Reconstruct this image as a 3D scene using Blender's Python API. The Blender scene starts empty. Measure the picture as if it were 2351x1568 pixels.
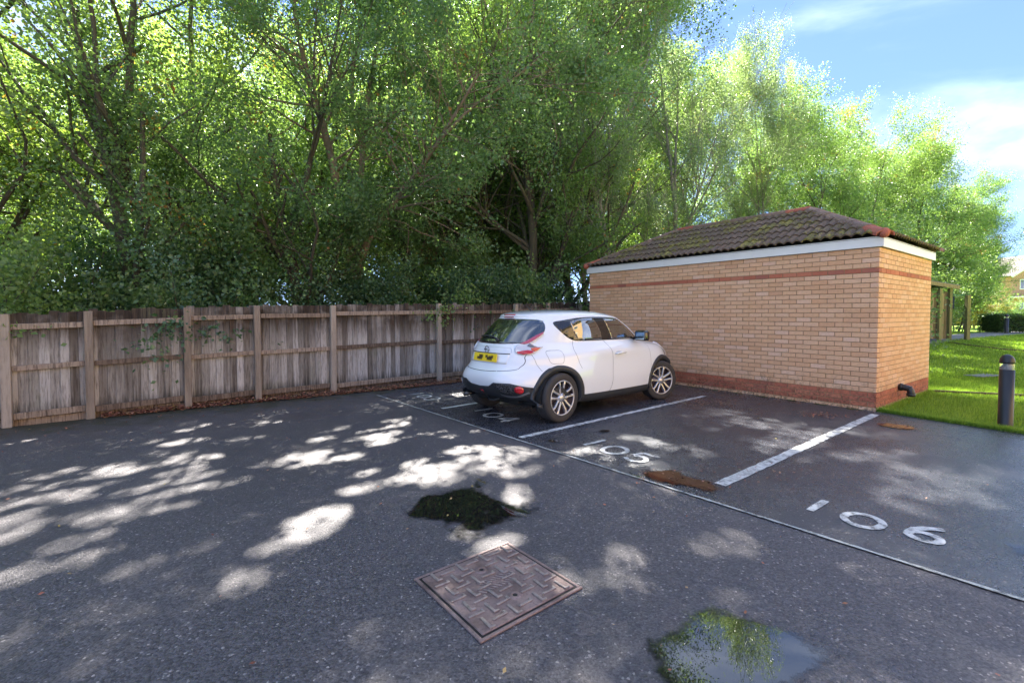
import bpy, bmesh, math, random
import numpy as np
from mathutils import Vector, Matrix
from mathutils.bvhtree import BVHTree

C = bpy.context.scene
COL = C.collection
R = math.radians

# ------------------------------------------------------------------ camera
EYE = 1.46
cam_d = bpy.data.cameras.new('camera'); cam = bpy.data.objects.new('camera', cam_d); COL.objects.link(cam)
cam.location = (0, 0, EYE)
cam.rotation_euler = (R(90) - math.atan(.03), 0, 0)
cam_d.sensor_width = 36; cam_d.lens = 36 * 1067 / 2351
cam_d.shift_y = -31 / 2351
cam_d.clip_start = .05; cam_d.clip_end = 3000
C.camera = cam

# ------------------------------------------------------------------ sun, sky, exposure
SUN_AZ, SUN_EL = -8.0, 50.0          # azimuth measured from straight ahead, positive to the right
sun_v = Vector((math.sin(R(SUN_AZ)) * math.cos(R(SUN_EL)), math.cos(R(SUN_AZ)) * math.cos(R(SUN_EL)), math.sin(R(SUN_EL))))
sd = bpy.data.lights.new('sun', 'SUN'); sd.energy = 3.5; sd.angle = R(.55); sd.color = (1, .95, .86)
so = bpy.data.objects.new('sun', sd); COL.objects.link(so)
so.rotation_euler = sun_v.to_track_quat('Z', 'Y').to_euler()
w = bpy.data.worlds.new('World'); C.world = w; w.use_nodes = True
wt = w.node_tree; wt.nodes.clear()
def wn(t): return wt.nodes.new(t)
sky = wn('ShaderNodeTexSky'); sky.sky_type = 'NISHITA'; sky.sun_disc = False
sky.sun_elevation = R(SUN_EL); sky.sun_rotation = R(SUN_AZ)
sky.air_density = .65; sky.dust_density = .0; sky.ozone_density = 2.0
tc = wn('ShaderNodeTexCoord'); mp = wn('ShaderNodeMapping'); mp.inputs['Scale'].default_value = (1.0, 1.3, 3.2); mp.inputs['Rotation'].default_value = (0, R(22), R(20)); mp.inputs['Location'].default_value = (3, 1, 0)
wt.links.new(tc.outputs['Generated'], mp.inputs['Vector'])
n1 = wn('ShaderNodeTexNoise'); n1.inputs['Scale'].default_value = 1.7; n1.inputs['Detail'].default_value = 9; n1.inputs['Roughness'].default_value = .52; n1.inputs['Distortion'].default_value = .5
wt.links.new(mp.outputs[0], n1.inputs['Vector'])
mr = wn('ShaderNodeMapRange'); mr.interpolation_type = 'SMOOTHSTEP'
mr.inputs['From Min'].default_value = .40; mr.inputs['From Max'].default_value = .80; mr.inputs['To Max'].default_value = .9
wt.links.new(n1.outputs['Fac'], mr.inputs['Value'])
tint = wn('ShaderNodeMix'); tint.data_type = 'RGBA'; tint.blend_type = 'MULTIPLY'; tint.inputs['Factor'].default_value = 1
gm = wn('ShaderNodeGamma'); gm.inputs['Gamma'].default_value = .5; wt.links.new(sky.outputs[0], gm.inputs['Color']); wt.links.new(gm.outputs[0], tint.inputs['A']); tint.inputs['B'].default_value = (.41, .54, .86, 1)
mx = wn('ShaderNodeMix'); mx.data_type = 'RGBA'
wt.links.new(mr.outputs[0], mx.inputs['Factor']); wt.links.new(tint.outputs['Result'], mx.inputs['A'])
mx.inputs['B'].default_value = (3.0, 3.3, 3.9, 1)
bg = wn('ShaderNodeBackground'); bg.inputs['Strength'].default_value = .075
wt.links.new(mx.outputs['Result'], bg.inputs['Color'])
wo = wn('ShaderNodeOutputWorld'); wt.links.new(bg.outputs[0], wo.inputs['Surface'])
C.view_settings.view_transform = 'Standard'; C.view_settings.look = 'None'; C.view_settings.gamma = 1
C.view_settings.use_curve_mapping = False
C.view_settings.exposure = 3.58
C.render.engine = 'CYCLES'
C.cycles.max_bounces = 10; C.cycles.diffuse_bounces = 6; C.cycles.glossy_bounces = 3; C.cycles.transmission_bounces = 6; C.cycles.transparent_max_bounces = 8

# ------------------------------------------------------------------ helpers
def tag(o, label=None, cat=None, group=None, kind=None):
    if label: o['label'] = label
    if cat: o['category'] = cat
    if group: o['group'] = group
    if kind: o['kind'] = kind
    return o
def empty(name, loc=(0, 0, 0), rz=0, label=None, cat=None, group=None):
    o = bpy.data.objects.new(name, None); COL.objects.link(o); o.location = loc; o.rotation_euler = (0, 0, rz)
    o.empty_display_size = .1
    return tag(o, label, cat, group)
def link(name, me, parent=None, m=None, loc=None, rot=None, sc=None):
    o = bpy.data.objects.new(name, me); COL.objects.link(o)
    if m is not None and not me.materials: me.materials.append(m)
    if parent: o.parent = parent
    if loc is not None: o.location = loc
    if rot is not None: o.rotation_euler = rot
    if sc is not None: o.scale = sc
    return o
def mesh_np(name, V, F, m=None, smooth=False, attr=None):
    """V (n,3), F (k,3|4) arrays"""
    me = bpy.data.meshes.new(name)
    V = np.asarray(V, np.float32); F = np.asarray(F, np.int32)
    me.vertices.add(len(V)); me.vertices.foreach_set('co', V.ravel())
    k = F.shape[1]
    me.loops.add(F.size); me.loops.foreach_set('vertex_index', F.ravel())
    me.polygons.add(len(F)); me.polygons.foreach_set('loop_start', np.arange(0, F.size, k, dtype=np.int32))
    me.polygons.foreach_set('loop_total', np.full(len(F), k, np.int32))
    me.polygons.foreach_set('use_smooth', np.full(len(F), bool(smooth)))
    if attr is not None:
        a = me.attributes.new('rnd', 'FLOAT', 'POINT'); a.data.foreach_set('value', np.asarray(attr, np.float32))
    me.update(); me.validate()
    if m: me.materials.append(m)
    return me
def bm_mesh(name, bm, m=None, smooth=False, normals=True):
    if normals: bmesh.ops.recalc_face_normals(bm, faces=bm.faces)
    me = bpy.data.meshes.new(name); bm.to_mesh(me); bm.free()
    if smooth:
        for p in me.polygons: p.use_smooth = True
    if m: me.materials.append(m)
    return me
def add_box(bm, c, s, rz=0, bev=0, rot=None):
    M = Matrix.Translation(c) @ (rot.to_4x4() if rot is not None else Matrix.Rotation(rz, 4, 'Z')) @ Matrix.Diagonal((s[0], s[1], s[2], 1))
    r = bmesh.ops.create_cube(bm, size=1, matrix=M)
    if bev:
        es = list({e for v in r['verts'] for e in v.link_edges})
        bmesh.ops.bevel(bm, geom=es, offset=bev, segments=1, affect='EDGES', profile=.5)
def boxmesh(name, s, m, bev=0, c=(0, 0, 0)):
    bm = bmesh.new(); add_box(bm, c, s, bev=bev); return bm_mesh(name, bm, m)
def add_tube(bm, pts, rad, n=8, caps=True):
    pts = [Vector(p) for p in pts]; rs = rad if isinstance(rad, (list, tuple)) else [rad] * len(pts)
    rings = []; up = None
    for i, p in enumerate(pts):
        d = (pts[min(i + 1, len(pts) - 1)] - pts[max(i - 1, 0)]).normalized()
        if up is None: up = Vector((0, 0, 1)) if abs(d.z) < .9 else Vector((1, 0, 0))
        a = d.cross(up).normalized(); b = a.cross(d).normalized(); up = b
        rings.append([bm.verts.new(p + (a * math.cos(t) + b * math.sin(t)) * rs[i]) for t in [2 * math.pi * k / n for k in range(n)]])
    for r0, r1 in zip(rings, rings[1:]):
        for k in range(n): bm.faces.new((r0[k], r0[(k + 1) % n], r1[(k + 1) % n], r1[k]))
    if caps: bm.faces.new(rings[0]); bm.faces.new(rings[-1][::-1])
def add_lathe(bm, prof, n=32, M=None, closed=False):
    """prof list of (r,h) about local z"""
    M = M or Matrix.Identity(4); rings = []
    for r, h in prof:
        if r < 1e-5: rings.append([bm.verts.new(M @ Vector((0, 0, h)))])
        else: rings.append([bm.verts.new(M @ Vector((r * math.cos(2 * math.pi * k / n), r * math.sin(2 * math.pi * k / n), h))) for k in range(n)])
    pairs = list(zip(rings, rings[1:]))
    if closed: pairs.append((rings[-1], rings[0]))
    for a, b in pairs:
        for k in range(n):
            va = [a[k % len(a)], a[(k + 1) % n % len(a)]]; vb = [b[(k + 1) % n % len(b)], b[k % len(b)]]
            f = []
            for v in va + vb:
                if v not in f: f.append(v)
            if len(f) > 2: bm.faces.new(f)
def poly_sheet(name, pts, z, m, sub=0):
    bm = bmesh.new(); vs = [bm.verts.new((x, y, z)) for x, y in pts]; f = bm.faces.new(vs)
    if f.calc_area() and f.normal.z < 0: bmesh.ops.reverse_faces(bm, faces=[f])
    bmesh.ops.triangulate(bm, faces=bm.faces)
    bm.normal_update()
    for f in bm.faces:
        if f.normal.z < 0: f.normal_flip()
    return bm_mesh(name, bm, m, normals=False)
def smooth(t):
    t = max(0, min(1, t)); return t * t * (3 - 2 * t)
def terrain(x, y):
    return .50 * smooth((y - 9.2) / 8.5) * smooth((x - 5) / 4)

# ------------------------------------------------------------------ materials
class M:
    def __init__(s, name):
        s.m = bpy.data.materials.new(name); s.m.use_nodes = True; s.t = s.m.node_tree
        s.b = s.t.nodes['Principled BSDF']; s.o = s.t.nodes['Material Output']
    def n(s, typ, ins=None, **props):
        nd = s.t.nodes.new('ShaderNode' + typ)
        for k, v in props.items(): setattr(nd, k, v)
        for k, v in (ins or {}).items(): s.set(nd.inputs[k], v)
        return nd
    def set(s, sock, v):
        if hasattr(v, 'is_output'): s.t.links.new(v, sock)
        else:
            if isinstance(v, (tuple, list)) and len(v) == 3 and len(getattr(sock, 'default_value', (0, 0, 0))) == 4: v = (*v, 1)
            sock.default_value = v
    def p(s, **k):
        names = dict(color='Base Color', rough='Roughness', metal='Metallic', coat='Coat Weight', coatr='Coat Roughness', ior='IOR', spec='Specular IOR Level', normal='Normal', trans='Transmission Weight', emis='Emission Color', emiss='Emission Strength', alpha='Alpha')
        for a, v in k.items(): s.set(s.b.inputs[names[a]], v)
        return s
    def pos(s, sc=(1, 1, 1), obj=True):
        if obj: c = s.n('TexCoord').outputs['Object']
        else: c = s.n('NewGeometry').outputs['Position']
        return s.n('Mapping', {'Vector': c, 'Scale': sc}).outputs[0]
    def noise(s, scale, detail=4, rough=.55, vec=None, dist=0):
        i = {'Scale': scale, 'Detail': detail, 'Roughness': rough, 'Distortion': dist}
        if vec is not None: i['Vector'] = vec
        return s.n('TexNoise', i).outputs['Fac']
    def rng(s, v, a, b, c=0., d=1., sm=False):
        nd = s.n('MapRange', {'Value': v, 'From Min': a, 'From Max': b, 'To Min': c, 'To Max': d})
        if sm: nd.interpolation_type = 'SMOOTHSTEP'
        return nd.outputs[0]
    def mix(s, f, a, b, mode='MIX'):
        nd = s.n('Mix', data_type='RGBA', blend_type=mode)
        s.set(nd.inputs['Factor'], f)
        s.set(nd.inputs['A'], a); s.set(nd.inputs['B'], b)
        return nd.outputs['Result']
    def ramp(s, v, stops):
        nd = s.n('ValToRGB', {'Fac': v}); e = nd.color_ramp.elements
        while len(e) < len(stops): e.new(.5)
        for q, (p, c) in zip(e, stops): q.position = p; q.color = (*c, 1)
        return nd.outputs[0]
    def math(s, op, a, b=0., c=None):
        nd = s.n('Math', operation=op); s.set(nd.inputs[0], a); s.set(nd.inputs[1], b)
        if c is not None: s.set(nd.inputs[2], c)
        return nd.outputs[0]
    def bump(s, h, strength=.5, dist=.01, prev=None):
        i = {'Height': h, 'Strength': strength, 'Distance': dist}
        if prev is not None: i['Normal'] = prev
        return s.n('Bump', i).outputs[0]
def simple(name, color, rough=.5, **k):
    return M(name).p(color=color, rough=rough, **k).m

def asphalt(name, dark, light, wet, moss=False):
    a = M(name); P = a.pos(obj=False)
    vor = a.n('TexVoronoi', {'Vector': P, 'Scale': 105.}); rnd = a.n('SeparateColor', {'Color': vor.outputs['Color']}).outputs[0]
    grain = a.rng(rnd, 0, 1, 0, 1)
    big = a.noise(.55, 5, .6, P); mid = a.noise(3.2, 6, .65, P); fine = a.noise(45, 5, .7, P)
    c = a.mix(grain, dark, light)
    c = a.mix(a.rng(fine, .35, .7), a.mix(1., c, (.62, .6, .62), 'MULTIPLY'), c)
    spark = a.rng(rnd, .975, .99)
    c = a.mix(a.math('MULTIPLY', spark, .75), c, (.34, .31, .29))
    c = a.mix(a.rng(mid, .35, .7, 0, .5), c, a.mix(1., c, (1.35, 1.28, 1.25), 'MULTIPLY'))
    c = a.mix(a.rng(big, .4, .65, 0, .5), c, a.mix(1., c, (.62, .64, .72), 'MULTIPLY'))
    if moss:
        # moss and silt strip that grows along the foot of the fence
        x, y, z = [a.n('SeparateXYZ', {'Vector': P}).outputs[i] for i in range(3)]
        d = a.math('ADD', a.math('MULTIPLY', a.math('SUBTRACT', x, -6.51), -.634), a.math('MULTIPLY', a.math('SUBTRACT', y, 5.98), .773))
        mk = a.math('ADD', a.rng(d, -1.5, -.1), a.rng(mid, .35, .75, -.55, .35))
        mk = a.math('MULTIPLY', a.rng(mk, .0, .8, 0, 1, True), .8)
        c = a.mix(mk, c, a.ramp(fine, [(.3, (.018, .016, .010)), (.6, (.035, .042, .012)), (.8, (.075, .055, .03))]))
    cracks = a.n('TexVoronoi', {'Vector': a.n('Mapping', {'Vector': P, 'Scale': (.5, .5, .5)}).outputs[0], 'Scale': 1.}, feature='DISTANCE_TO_EDGE').outputs['Distance']
    rr = a.math('ADD', a.rng(big, .3, .7, wet[1], wet[0]), a.rng(grain, 0, 1, -.05, .08))
    h = a.math('ADD', a.math('MULTIPLY', vor.outputs['Distance'], -1.), a.math('MULTIPLY', fine, .6))
    a.p(color=c, rough=rr, spec=.5, normal=a.bump(h, .55, .006, a.bump(mid, .25, .02)))
    return a.m
m_road = asphalt('asphalt_coarse', (.055, .050, .055), (.155, .145, .15), (.42, .68), True)
m_bay = asphalt('asphalt_smooth', (.036, .040, .048), (.090, .098, .115), (.10, .42))

def paint_mat():
    a = M('road_paint'); P = a.pos(obj=False); n = a.noise(14, 7, .7, P); f = a.noise(90, 4, .6, P)
    c = a.mix(a.rng(n, .35, .6), (.34, .34, .33), (.66, .66, .64))
    c = a.mix(a.rng(a.math('ADD', n, a.math('MULTIPLY', f, .5)), .60, .74, 1, 0), c, (.11, .105, .10))
    return a.p(color=c, rough=.55, normal=a.bump(f, .5, .004)).m
m_paint = paint_mat()
def faded_paint(nm='faded_paint', lo=.50, hi=.66, col=(.60, .60, .57)):
    a = M(nm); P = a.pos(obj=False); n = a.noise(7, 8, .75, P); f = a.noise(70, 4, .7, P)
    k = a.rng(a.math('ADD', n, a.math('MULTIPLY', f, .45)), lo, hi)
    return a.p(color=a.mix(k, (.07, .07, .07), col), rough=.6, normal=a.bump(f, .4, .004)).m
m_faded = faded_paint(); m_joint = faded_paint('joint_line', .54, .74, (.46, .47, .44))

def decal(name, surf, cover=.5, ns=3.0, soft=.12, obj_scale=1.0):
    """mottled thin sheet: its shader thins out towards an uneven edge. Object coords run -1..1"""
    a = M(name); co = a.n('TexCoord').outputs['Object']
    r = a.n('VectorMath', {0: co}, operation='LENGTH').outputs['Value']
    n = a.noise(ns, 6, .6, a.pos(obj=False))
    v = a.math('SUBTRACT', a.math('ADD', a.rng(n, .25, .75, -.42, .42), cover), r)
    k = a.rng(v, 0, soft, 0, 1, True)
    surf(a)
    tr = a.n('BsdfTransparent'); ms = a.n('MixShader', {0: k, 1: tr.outputs[0], 2: a.b.outputs[0]})
    a.t.links.new(ms.outputs[0], a.o.inputs['Surface'])
    return a.m
def water_surf(a):
    P = a.pos(obj=False)
    a.p(color=(.012, .012, .010), rough=.015, ior=1.7, spec=.6, normal=a.bump(a.noise(9, 2, .5, P), .012, .01))
m_water = decal('puddle_water', water_surf, .68, 2.3, .22)
def brickmirror_surf(a):
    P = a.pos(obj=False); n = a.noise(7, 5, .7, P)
    a.p(color=a.mix(n, (.018, .008, .005), (.058, .021, .010)), rough=.04, ior=1.6, normal=a.bump(a.noise(9, 2, .5, P), .012, .01))  # red brown base colour stands in for the reflected brick wall
m_brickmirror = decal('brick_reflection_puddle', brickmirror_surf, .74, 4.5, .3)
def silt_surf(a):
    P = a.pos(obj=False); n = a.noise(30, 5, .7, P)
    a.p(color=a.mix(n, (.035, .014, .008), (.13, .045, .022)), rough=.35, normal=a.bump(n, .4, .005))  # silt, reddened to stand in for the red plinth mirrored in wet ground
m_silt = decal('brick_tinted_silt', silt_surf, .16, 6.5, .9)
def mossd_surf(a):
    P = a.pos(obj=False); n = a.noise(60, 5, .7, P)
    a.p(color=a.ramp(n, [(.3, (.015, .02, .006)), (.55, (.07, .11, .015)), (.75, (.12, .16, .03))]), rough=.9, normal=a.bump(n, .9, .02))
m_mossd = decal('ground_moss', mossd_surf, .4, 9, .3)

def brick_mat(name, island, stuff=False, red=False):
    a = M(name)
    P = a.pos(obj=False)
    if island: rnd = a.n('Attribute', attribute_name='rnd').outputs['Fac']
    else: rnd = a.n('ObjectInfo').outputs['Random']
    if red: c = a.ramp(rnd, [(0, (.44, .14, .085)), (.5, (.52, .165, .095)), (.8, (.57, .21, .12)), (1, (.38, .13, .09))])
    else: c = a.ramp(rnd, [(0, (.70, .385, .215)), (.3, (.74, .425, .245)), (.6, (.77, .455, .27)), (.86, (.78, .475, .295)), (.96, (.79, .50, .34)), (1, (.67, .365, .21))])
    n = a.noise(32, 5, .65, P); m2 = a.noise(7, 4, .6, P); w = a.noise(1.3, 3, .5, P)
    c = a.mix(a.rng(n, .45, .8, 0, .45), c, a.mix(1., c, (.66, .60, .50), 'MULTIPLY'))
    c = a.mix(a.rng(m2, .5, .8, 0, .35), c, a.mix(1., c, (1.12, 1.0, .9), 'MULTIPLY'))
    z = a.n('SeparateXYZ', {'Vector': P}).outputs[2]
    dirt = a.math('MULTIPLY', a.rng(a.math('ADD', z, a.rng(m2, .3, .7, -.16, .16)), .42, .02), a.rng(n, .4, .62))
    c = a.mix(a.math('MULTIPLY', dirt, .8), c, a.ramp(m2, [(.35, (.035, .03, .022)), (.65, (.06, .065, .03))]))
    a.p(color=c, rough=.85, spec=.25, normal=a.bump(n, .5, .006))
    return a.m
m_brick = brick_mat('buff_brick', False); m_brick_s = brick_mat('buff_brick_far', True)
m_rbrick = brick_mat('red_brick', False, red=True); m_rbrick_s = brick_mat('red_brick_far', True, red=True)
def mortar():
    a = M('mortar'); P = a.pos(obj=False); n = a.noise(40, 5, .7, P)
    return a.p(color=a.mix(n, (.27, .165, .085), (.45, .29, .16)), rough=.95, normal=a.bump(n, .4, .006)).m
m_mortar = mortar()
m_upvc = M('white_fascia'); m_upvc.p(color=m_upvc.mix(m_upvc.rng(m_upvc.noise(3, 5, .6, m_upvc.pos(obj=False)), .4, .8, 0, .5), (.84, .80, .75), (.74, .68, .62)), rough=.35); m_upvc = m_upvc.m
def tile_mat(name, moss_amt, base, base2):
    a = M(name); P = a.pos(obj=False); n = a.noise(18, 6, .7, P); b = a.noise(2.2, 4, .6, P); f = a.noise(90, 4, .7, P)
    rnd = a.n('ObjectInfo').outputs['Random']
    c = a.mix(n, base, base2)
    c = a.mix(a.rng(f, .62, .7, 0, .5), c, (.42, .40, .36))
    c = a.mix(a.rng(a.noise(9, 4, .6, P), .62, .72, 0, .5), c, (.015, .013, .013))
    k = a.rng(a.math('ADD', a.math('ADD', n, b), a.math('MULTIPLY', rnd, .12)), 1.20 - moss_amt, 1.36 - moss_amt, 0, .85)
    c = a.mix(k, c, a.ramp(f, [(.25, (.08, .068, .015)), (.5, (.26, .22, .045)), (.75, (.46, .40, .12))]))
    a.p(color=c, rough=.85, spec=.3, normal=a.bump(a.math('ADD', n, a.math('MULTIPLY', k, .8)), .8, .02))
    return a.m
m_tile = tile_mat('roof_tile', .04, (.055, .034, .022), (.28, .19, .13))
m_tile_m = tile_mat('mossy_roof_tile', .17, (.055, .036, .022), (.26, .18, .12))
m_ridge = tile_mat('ridge_tile', .10, (.16, .10, .075), (.34, .22, .16))
m_clay = tile_mat('red_clay_tile', -.35, (.36, .10, .065), (.50, .16, .10))

def wood(name, cols, streak=1.0, island=False, topdark=False):
    a = M(name); P = a.pos(obj=False)
    x, y, z = [a.n('SeparateXYZ', {'Vector': P}).outputs[i] for i in range(3)]
    sv = a.n('Mapping', {'Vector': P, 'Scale': (26, 26, 1.3)}).outputs[0]
    s1 = a.noise(1., 6, .65, sv, .4); s2 = a.noise(6, 5, .7, a.n('Mapping', {'Vector': P, 'Scale': (9, 9, .8)}).outputs[0])
    b = a.noise(1.6, 4, .6, P); f = a.noise(110, 3, .6, P)
    rnd = a.n('ObjectInfo').outputs['Random']
    c = a.ramp(a.math('ADD', a.math('MULTIPLY', s1, .62), a.math('MULTIPLY', rnd, .38)), cols)
    c = a.mix(a.rng(s2, .48, .64, 0, .85 * streak), c, (.045, .03, .022))
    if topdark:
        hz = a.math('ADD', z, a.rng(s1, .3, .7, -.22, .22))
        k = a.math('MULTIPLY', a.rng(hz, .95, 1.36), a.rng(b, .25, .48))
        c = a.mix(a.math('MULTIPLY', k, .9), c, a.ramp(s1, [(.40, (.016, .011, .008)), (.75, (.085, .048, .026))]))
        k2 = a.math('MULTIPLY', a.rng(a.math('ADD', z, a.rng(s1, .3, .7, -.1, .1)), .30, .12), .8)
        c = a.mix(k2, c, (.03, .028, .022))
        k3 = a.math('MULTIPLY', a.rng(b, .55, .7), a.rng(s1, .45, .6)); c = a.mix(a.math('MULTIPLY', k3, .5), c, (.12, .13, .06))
    a.p(color=c, rough=.85, spec=.2, normal=a.bump(s1, .6, .01, a.bump(f, .3, .004)))
    return a.m
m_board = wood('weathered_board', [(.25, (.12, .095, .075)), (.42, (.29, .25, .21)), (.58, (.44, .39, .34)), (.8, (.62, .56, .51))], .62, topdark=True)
m_rail = wood('rail_wood', [(.25, (.10, .065, .045)), (.5, (.28, .20, .14)), (.75, (.42, .32, .24))], .9)
m_post = wood('post_wood', [(.25, (.22, .165, .12)), (.5, (.36, .28, .21)), (.8, (.48, .39, .31))], .35)
m_gpost = wood('green_post_wood', [(.25, (.14, .13, .05)), (.5, (.30, .27, .12)), (.8, (.42, .37, .18))], .3)
m_shed = wood('shed_board', [(.25, (.12, .09, .045)), (.5, (.28, .22, .12)), (.8, (.40, .33, .19))], .4)

def leaf_mat(name, dark, mid, light, trans=.5, autumn=0.0, spec=.5):
    a = M(name); rnd = a.n('Attribute', attribute_name='rnd').outputs['Fac']
    oc = a.n('ObjectInfo').outputs['Color']
    cl = a.noise(.55, 2, .5, a.pos(obj=False))
    v = a.math('ADD', a.math('MULTIPLY', rnd, .65), a.math('MULTIPLY', cl, .35))
    st = [(.12, dark), (.5, mid), (.88, light)]
    c = a.ramp(v, st)
    if autumn: c = a.mix(a.rng(a.math('ADD', a.noise(.8, 2, .5, a.pos(obj=False)), a.math('MULTIPLY', rnd, .22)), .86 - autumn, .88 - autumn, 0, .8), c, (.30, .10, .035))
    c = a.mix(1., c, oc, 'MULTIPLY')
    a.p(color=c, rough=.36, spec=spec)
    tcol = a.mix(1., c, (1.75, 1.85, .85), 'MULTIPLY')
    tl = a.n('BsdfTranslucent', {'Color': tcol})
    ms = a.n('MixShader', {0: trans, 1: a.b.outputs[0], 2: tl.outputs[0]})
    a.t.links.new(ms.outputs[0], a.o.inputs['Surface'])
    return a.m
m_leaf = leaf_mat('broad_leaf', (.075, .12, .050), (.145, .215, .088), (.24, .31, .13), .5, .05)
m_birch = leaf_mat('birch_leaf', (.12, .165, .085), (.21, .265, .15), (.33, .37, .22), .5, .03)
m_shrub = leaf_mat('shrub_leaf', (.075, .12, .055), (.145, .215, .095), (.25, .32, .14), .42, .0)
m_ivy = leaf_mat('ivy_leaf', (.04, .08, .04), (.08, .145, .065), (.15, .22, .10), .3, .0, .6)
m_hedge = leaf_mat('hedge_leaf', (.02, .045, .012), (.05, .10, .022), (.10, .17, .04), .3)
def bark(name, a1, a2):
    a = M(name); P = a.pos(obj=False); n = a.noise(1, 6, .7, a.n('Mapping', {'Vector': P, 'Scale': (30, 30, 7)}).outputs[0]); b = a.noise(2.5, 4, .6, P)
    c = a.mix(n, a1, a2); c = a.mix(a.rng(b, .5, .7, 0, .6), c, (.06, .07, .03))
    return a.p(color=c, rough=.95, normal=a.bump(n, .9, .02)).m
m_bark = bark('brown_bark', (.045, .038, .026), (.15, .125, .09))
m_hbark = bark('tan_bark', (.13, .09, .062), (.36, .26, .18))
m_bbark = bark('birch_bark', (.12, .10, .08), (.42, .38, .33))
def grass_mat():
    a = M('grass'); P = a.pos(obj=False); rnd = a.n('Attribute', attribute_name='rnd').outputs['Fac']; b = a.noise(.9, 4, .6, P)
    c = a.ramp(a.math('ADD', a.math('MULTIPLY', rnd, .6), a.math('MULTIPLY', b, .4)), [(.2, (.09, .16, .02)), (.5, (.19, .30, .04)), (.8, (.33, .42, .09))])
    a.p(color=c, rough=.5, spec=.3); tl = a.n('BsdfTranslucent', {'Color': a.mix(1., c, (1.7, 1.8, .8), 'MULTIPLY')})
    ms = a.n('MixShader', {0: .45, 1: a.b.outputs[0], 2: tl.outputs[0]}); a.t.links.new(ms.outputs[0], a.o.inputs['Surface'])
    return a.m
m_grass = grass_mat()
def lawn_mat():
    a = M('lawn_ground'); P = a.pos(obj=False); n = a.noise(40, 5, .7, P); b = a.noise(.8, 4, .6, P); m2 = a.noise(4, 4, .6, P)
    c = a.mix(n, (.13, .22, .03), (.24, .37, .06)); c = a.mix(a.rng(b, .4, .7, 0, .5), c, (.24, .33, .06))
    c = a.mix(a.rng(a.math('ADD', b, a.math('MULTIPLY', m2, .5)), .92, 1.0, 0, .6), c, (.16, .12, .07))
    return a.p(color=c, rough=.95, spec=.1, normal=a.bump(n, 1., .04)).m
m_lawn = lawn_mat()
def soil_mat():
    a = M('woodland_soil'); P = a.pos(obj=False); n = a.noise(25, 6, .7, P); b = a.noise(1.2, 4, .6, P)
    c = a.mix(n, (.02, .015, .009), (.10, .06, .035)); c = a.mix(a.rng(b, .45, .65, 0, .6), c, (.03, .045, .012))
    return a.p(color=c, rough=1, spec=.1, normal=a.bump(n, 1., .04)).m
m_soil = soil_mat()
# ------------------------------------------------------------------ the setting: ground
FD = Vector((.773, .634)); FN = Vector((-.634, .773)); FP = Vector((-6.51, 5.98))      # fence line: direction, normal into the wood, first post
def fence_pt(s, q=0.): p = FP + FD * s + FN * q; return (p.x, p.y)
CORNER = Vector((5.448, 6.917)); BW = Vector((.7982, .6024)); BU = Vector((-.6024, .7982))   # outbuilding corner, side and front directions
FRONT, SIDE = 5.84, 3.02
def bpt(a, b): p = CORNER + BW * a + BU * b; return (p.x, p.y)

def grid_mesh(name, xs, ys, zf, m):
    V = np.array([(x, y, zf(x, y)) for y in ys for x in xs]); nx = len(xs)
    F = np.array([(j * nx + i, j * nx + i + 1, (j + 1) * nx + i + 1, (j + 1) * nx + i) for j in range(len(ys) - 1) for i in range(nx - 1)])
    return mesh_np(name, V, F, m, smooth=True)
xs = np.concatenate([np.linspace(-1200, -60, 8), np.linspace(-50, 4, 12), np.linspace(4.5, 40, 72), np.linspace(42, 1200, 20)])
ys = np.concatenate([np.linspace(-1200, -60, 8), np.linspace(-50, 4, 10), np.linspace(4.5, 50, 92), np.linspace(55, 1600, 20)])
g = link('ground', grid_mesh('ground', xs, ys, lambda x, y: terrain(x, y) - .022, m_lawn)); tag(g, kind='structure')
# leaf mould under the trees, up to the back of the fence and the outbuilding
wood_floor = [fence_pt(-40, .0), fence_pt(11.5, .0), (4.2, 11.6), bpt(SIDE, FRONT + .3), bpt(SIDE + .6, 1.5), (11.5, 20), (14, 30), (34, 60), (-60, 90), (-80, 20)]
def drape(name, pts, dz, m, cuts=1.5):
    me = poly_sheet(name, pts, 0, m); bm = bmesh.new(); bm.from_mesh(me); bpy.data.meshes.remove(me)
    x0, x1 = min(p[0] for p in pts), max(p[0] for p in pts); y0, y1 = min(p[1] for p in pts), max(p[1] for p in pts)
    for ax, lo, hi in ((0, max(x0, 4), min(x1, 40)), (1, max(y0, 4), min(y1, 60))):
        v = lo
        while v < hi:
            n = Vector((0, 0, 0)); n[ax] = 1; co = Vector((0, 0, 0)); co[ax] = v
            bmesh.ops.bisect_plane(bm, geom=bm.verts[:] + bm.edges[:] + bm.faces[:], plane_co=co, plane_no=n); v += cuts
    for v in bm.verts: v.co.z = terrain(v.co.x, v.co.y) + dz
    return bm_mesh(name, bm, m, normals=False)
tag(link('woodland_floor', drape('woodland_floor', wood_floor, -.012, m_soil)), kind='structure')
lawn_edge = [(5.46, 6.90), (5.80, 6.30), (6.22, 5.60), (7.6, 3.2), (14, -8)]
tarmac = [fence_pt(-30, -.05), fence_pt(-2, -.02), fence_pt(1.2, -.03), fence_pt(3, -.07), fence_pt(4.6, -.14), fence_pt(6.2, -.24), fence_pt(8.5, -.3), fence_pt(10.3, -.3), bpt(.1, FRONT + .05), bpt(.1, .06)] + lawn_edge + [(14, -40), (-60, -40)]
tag(link('car_park', poly_sheet('car_park', tarmac, 0, m_road)), kind='structure')
C0, C2 = Vector((-2.43, 8.30)), Vector((2.605, 2.322)); CD = (C2 - C0).normalized()
Cend = C2 + CD * 12
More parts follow.
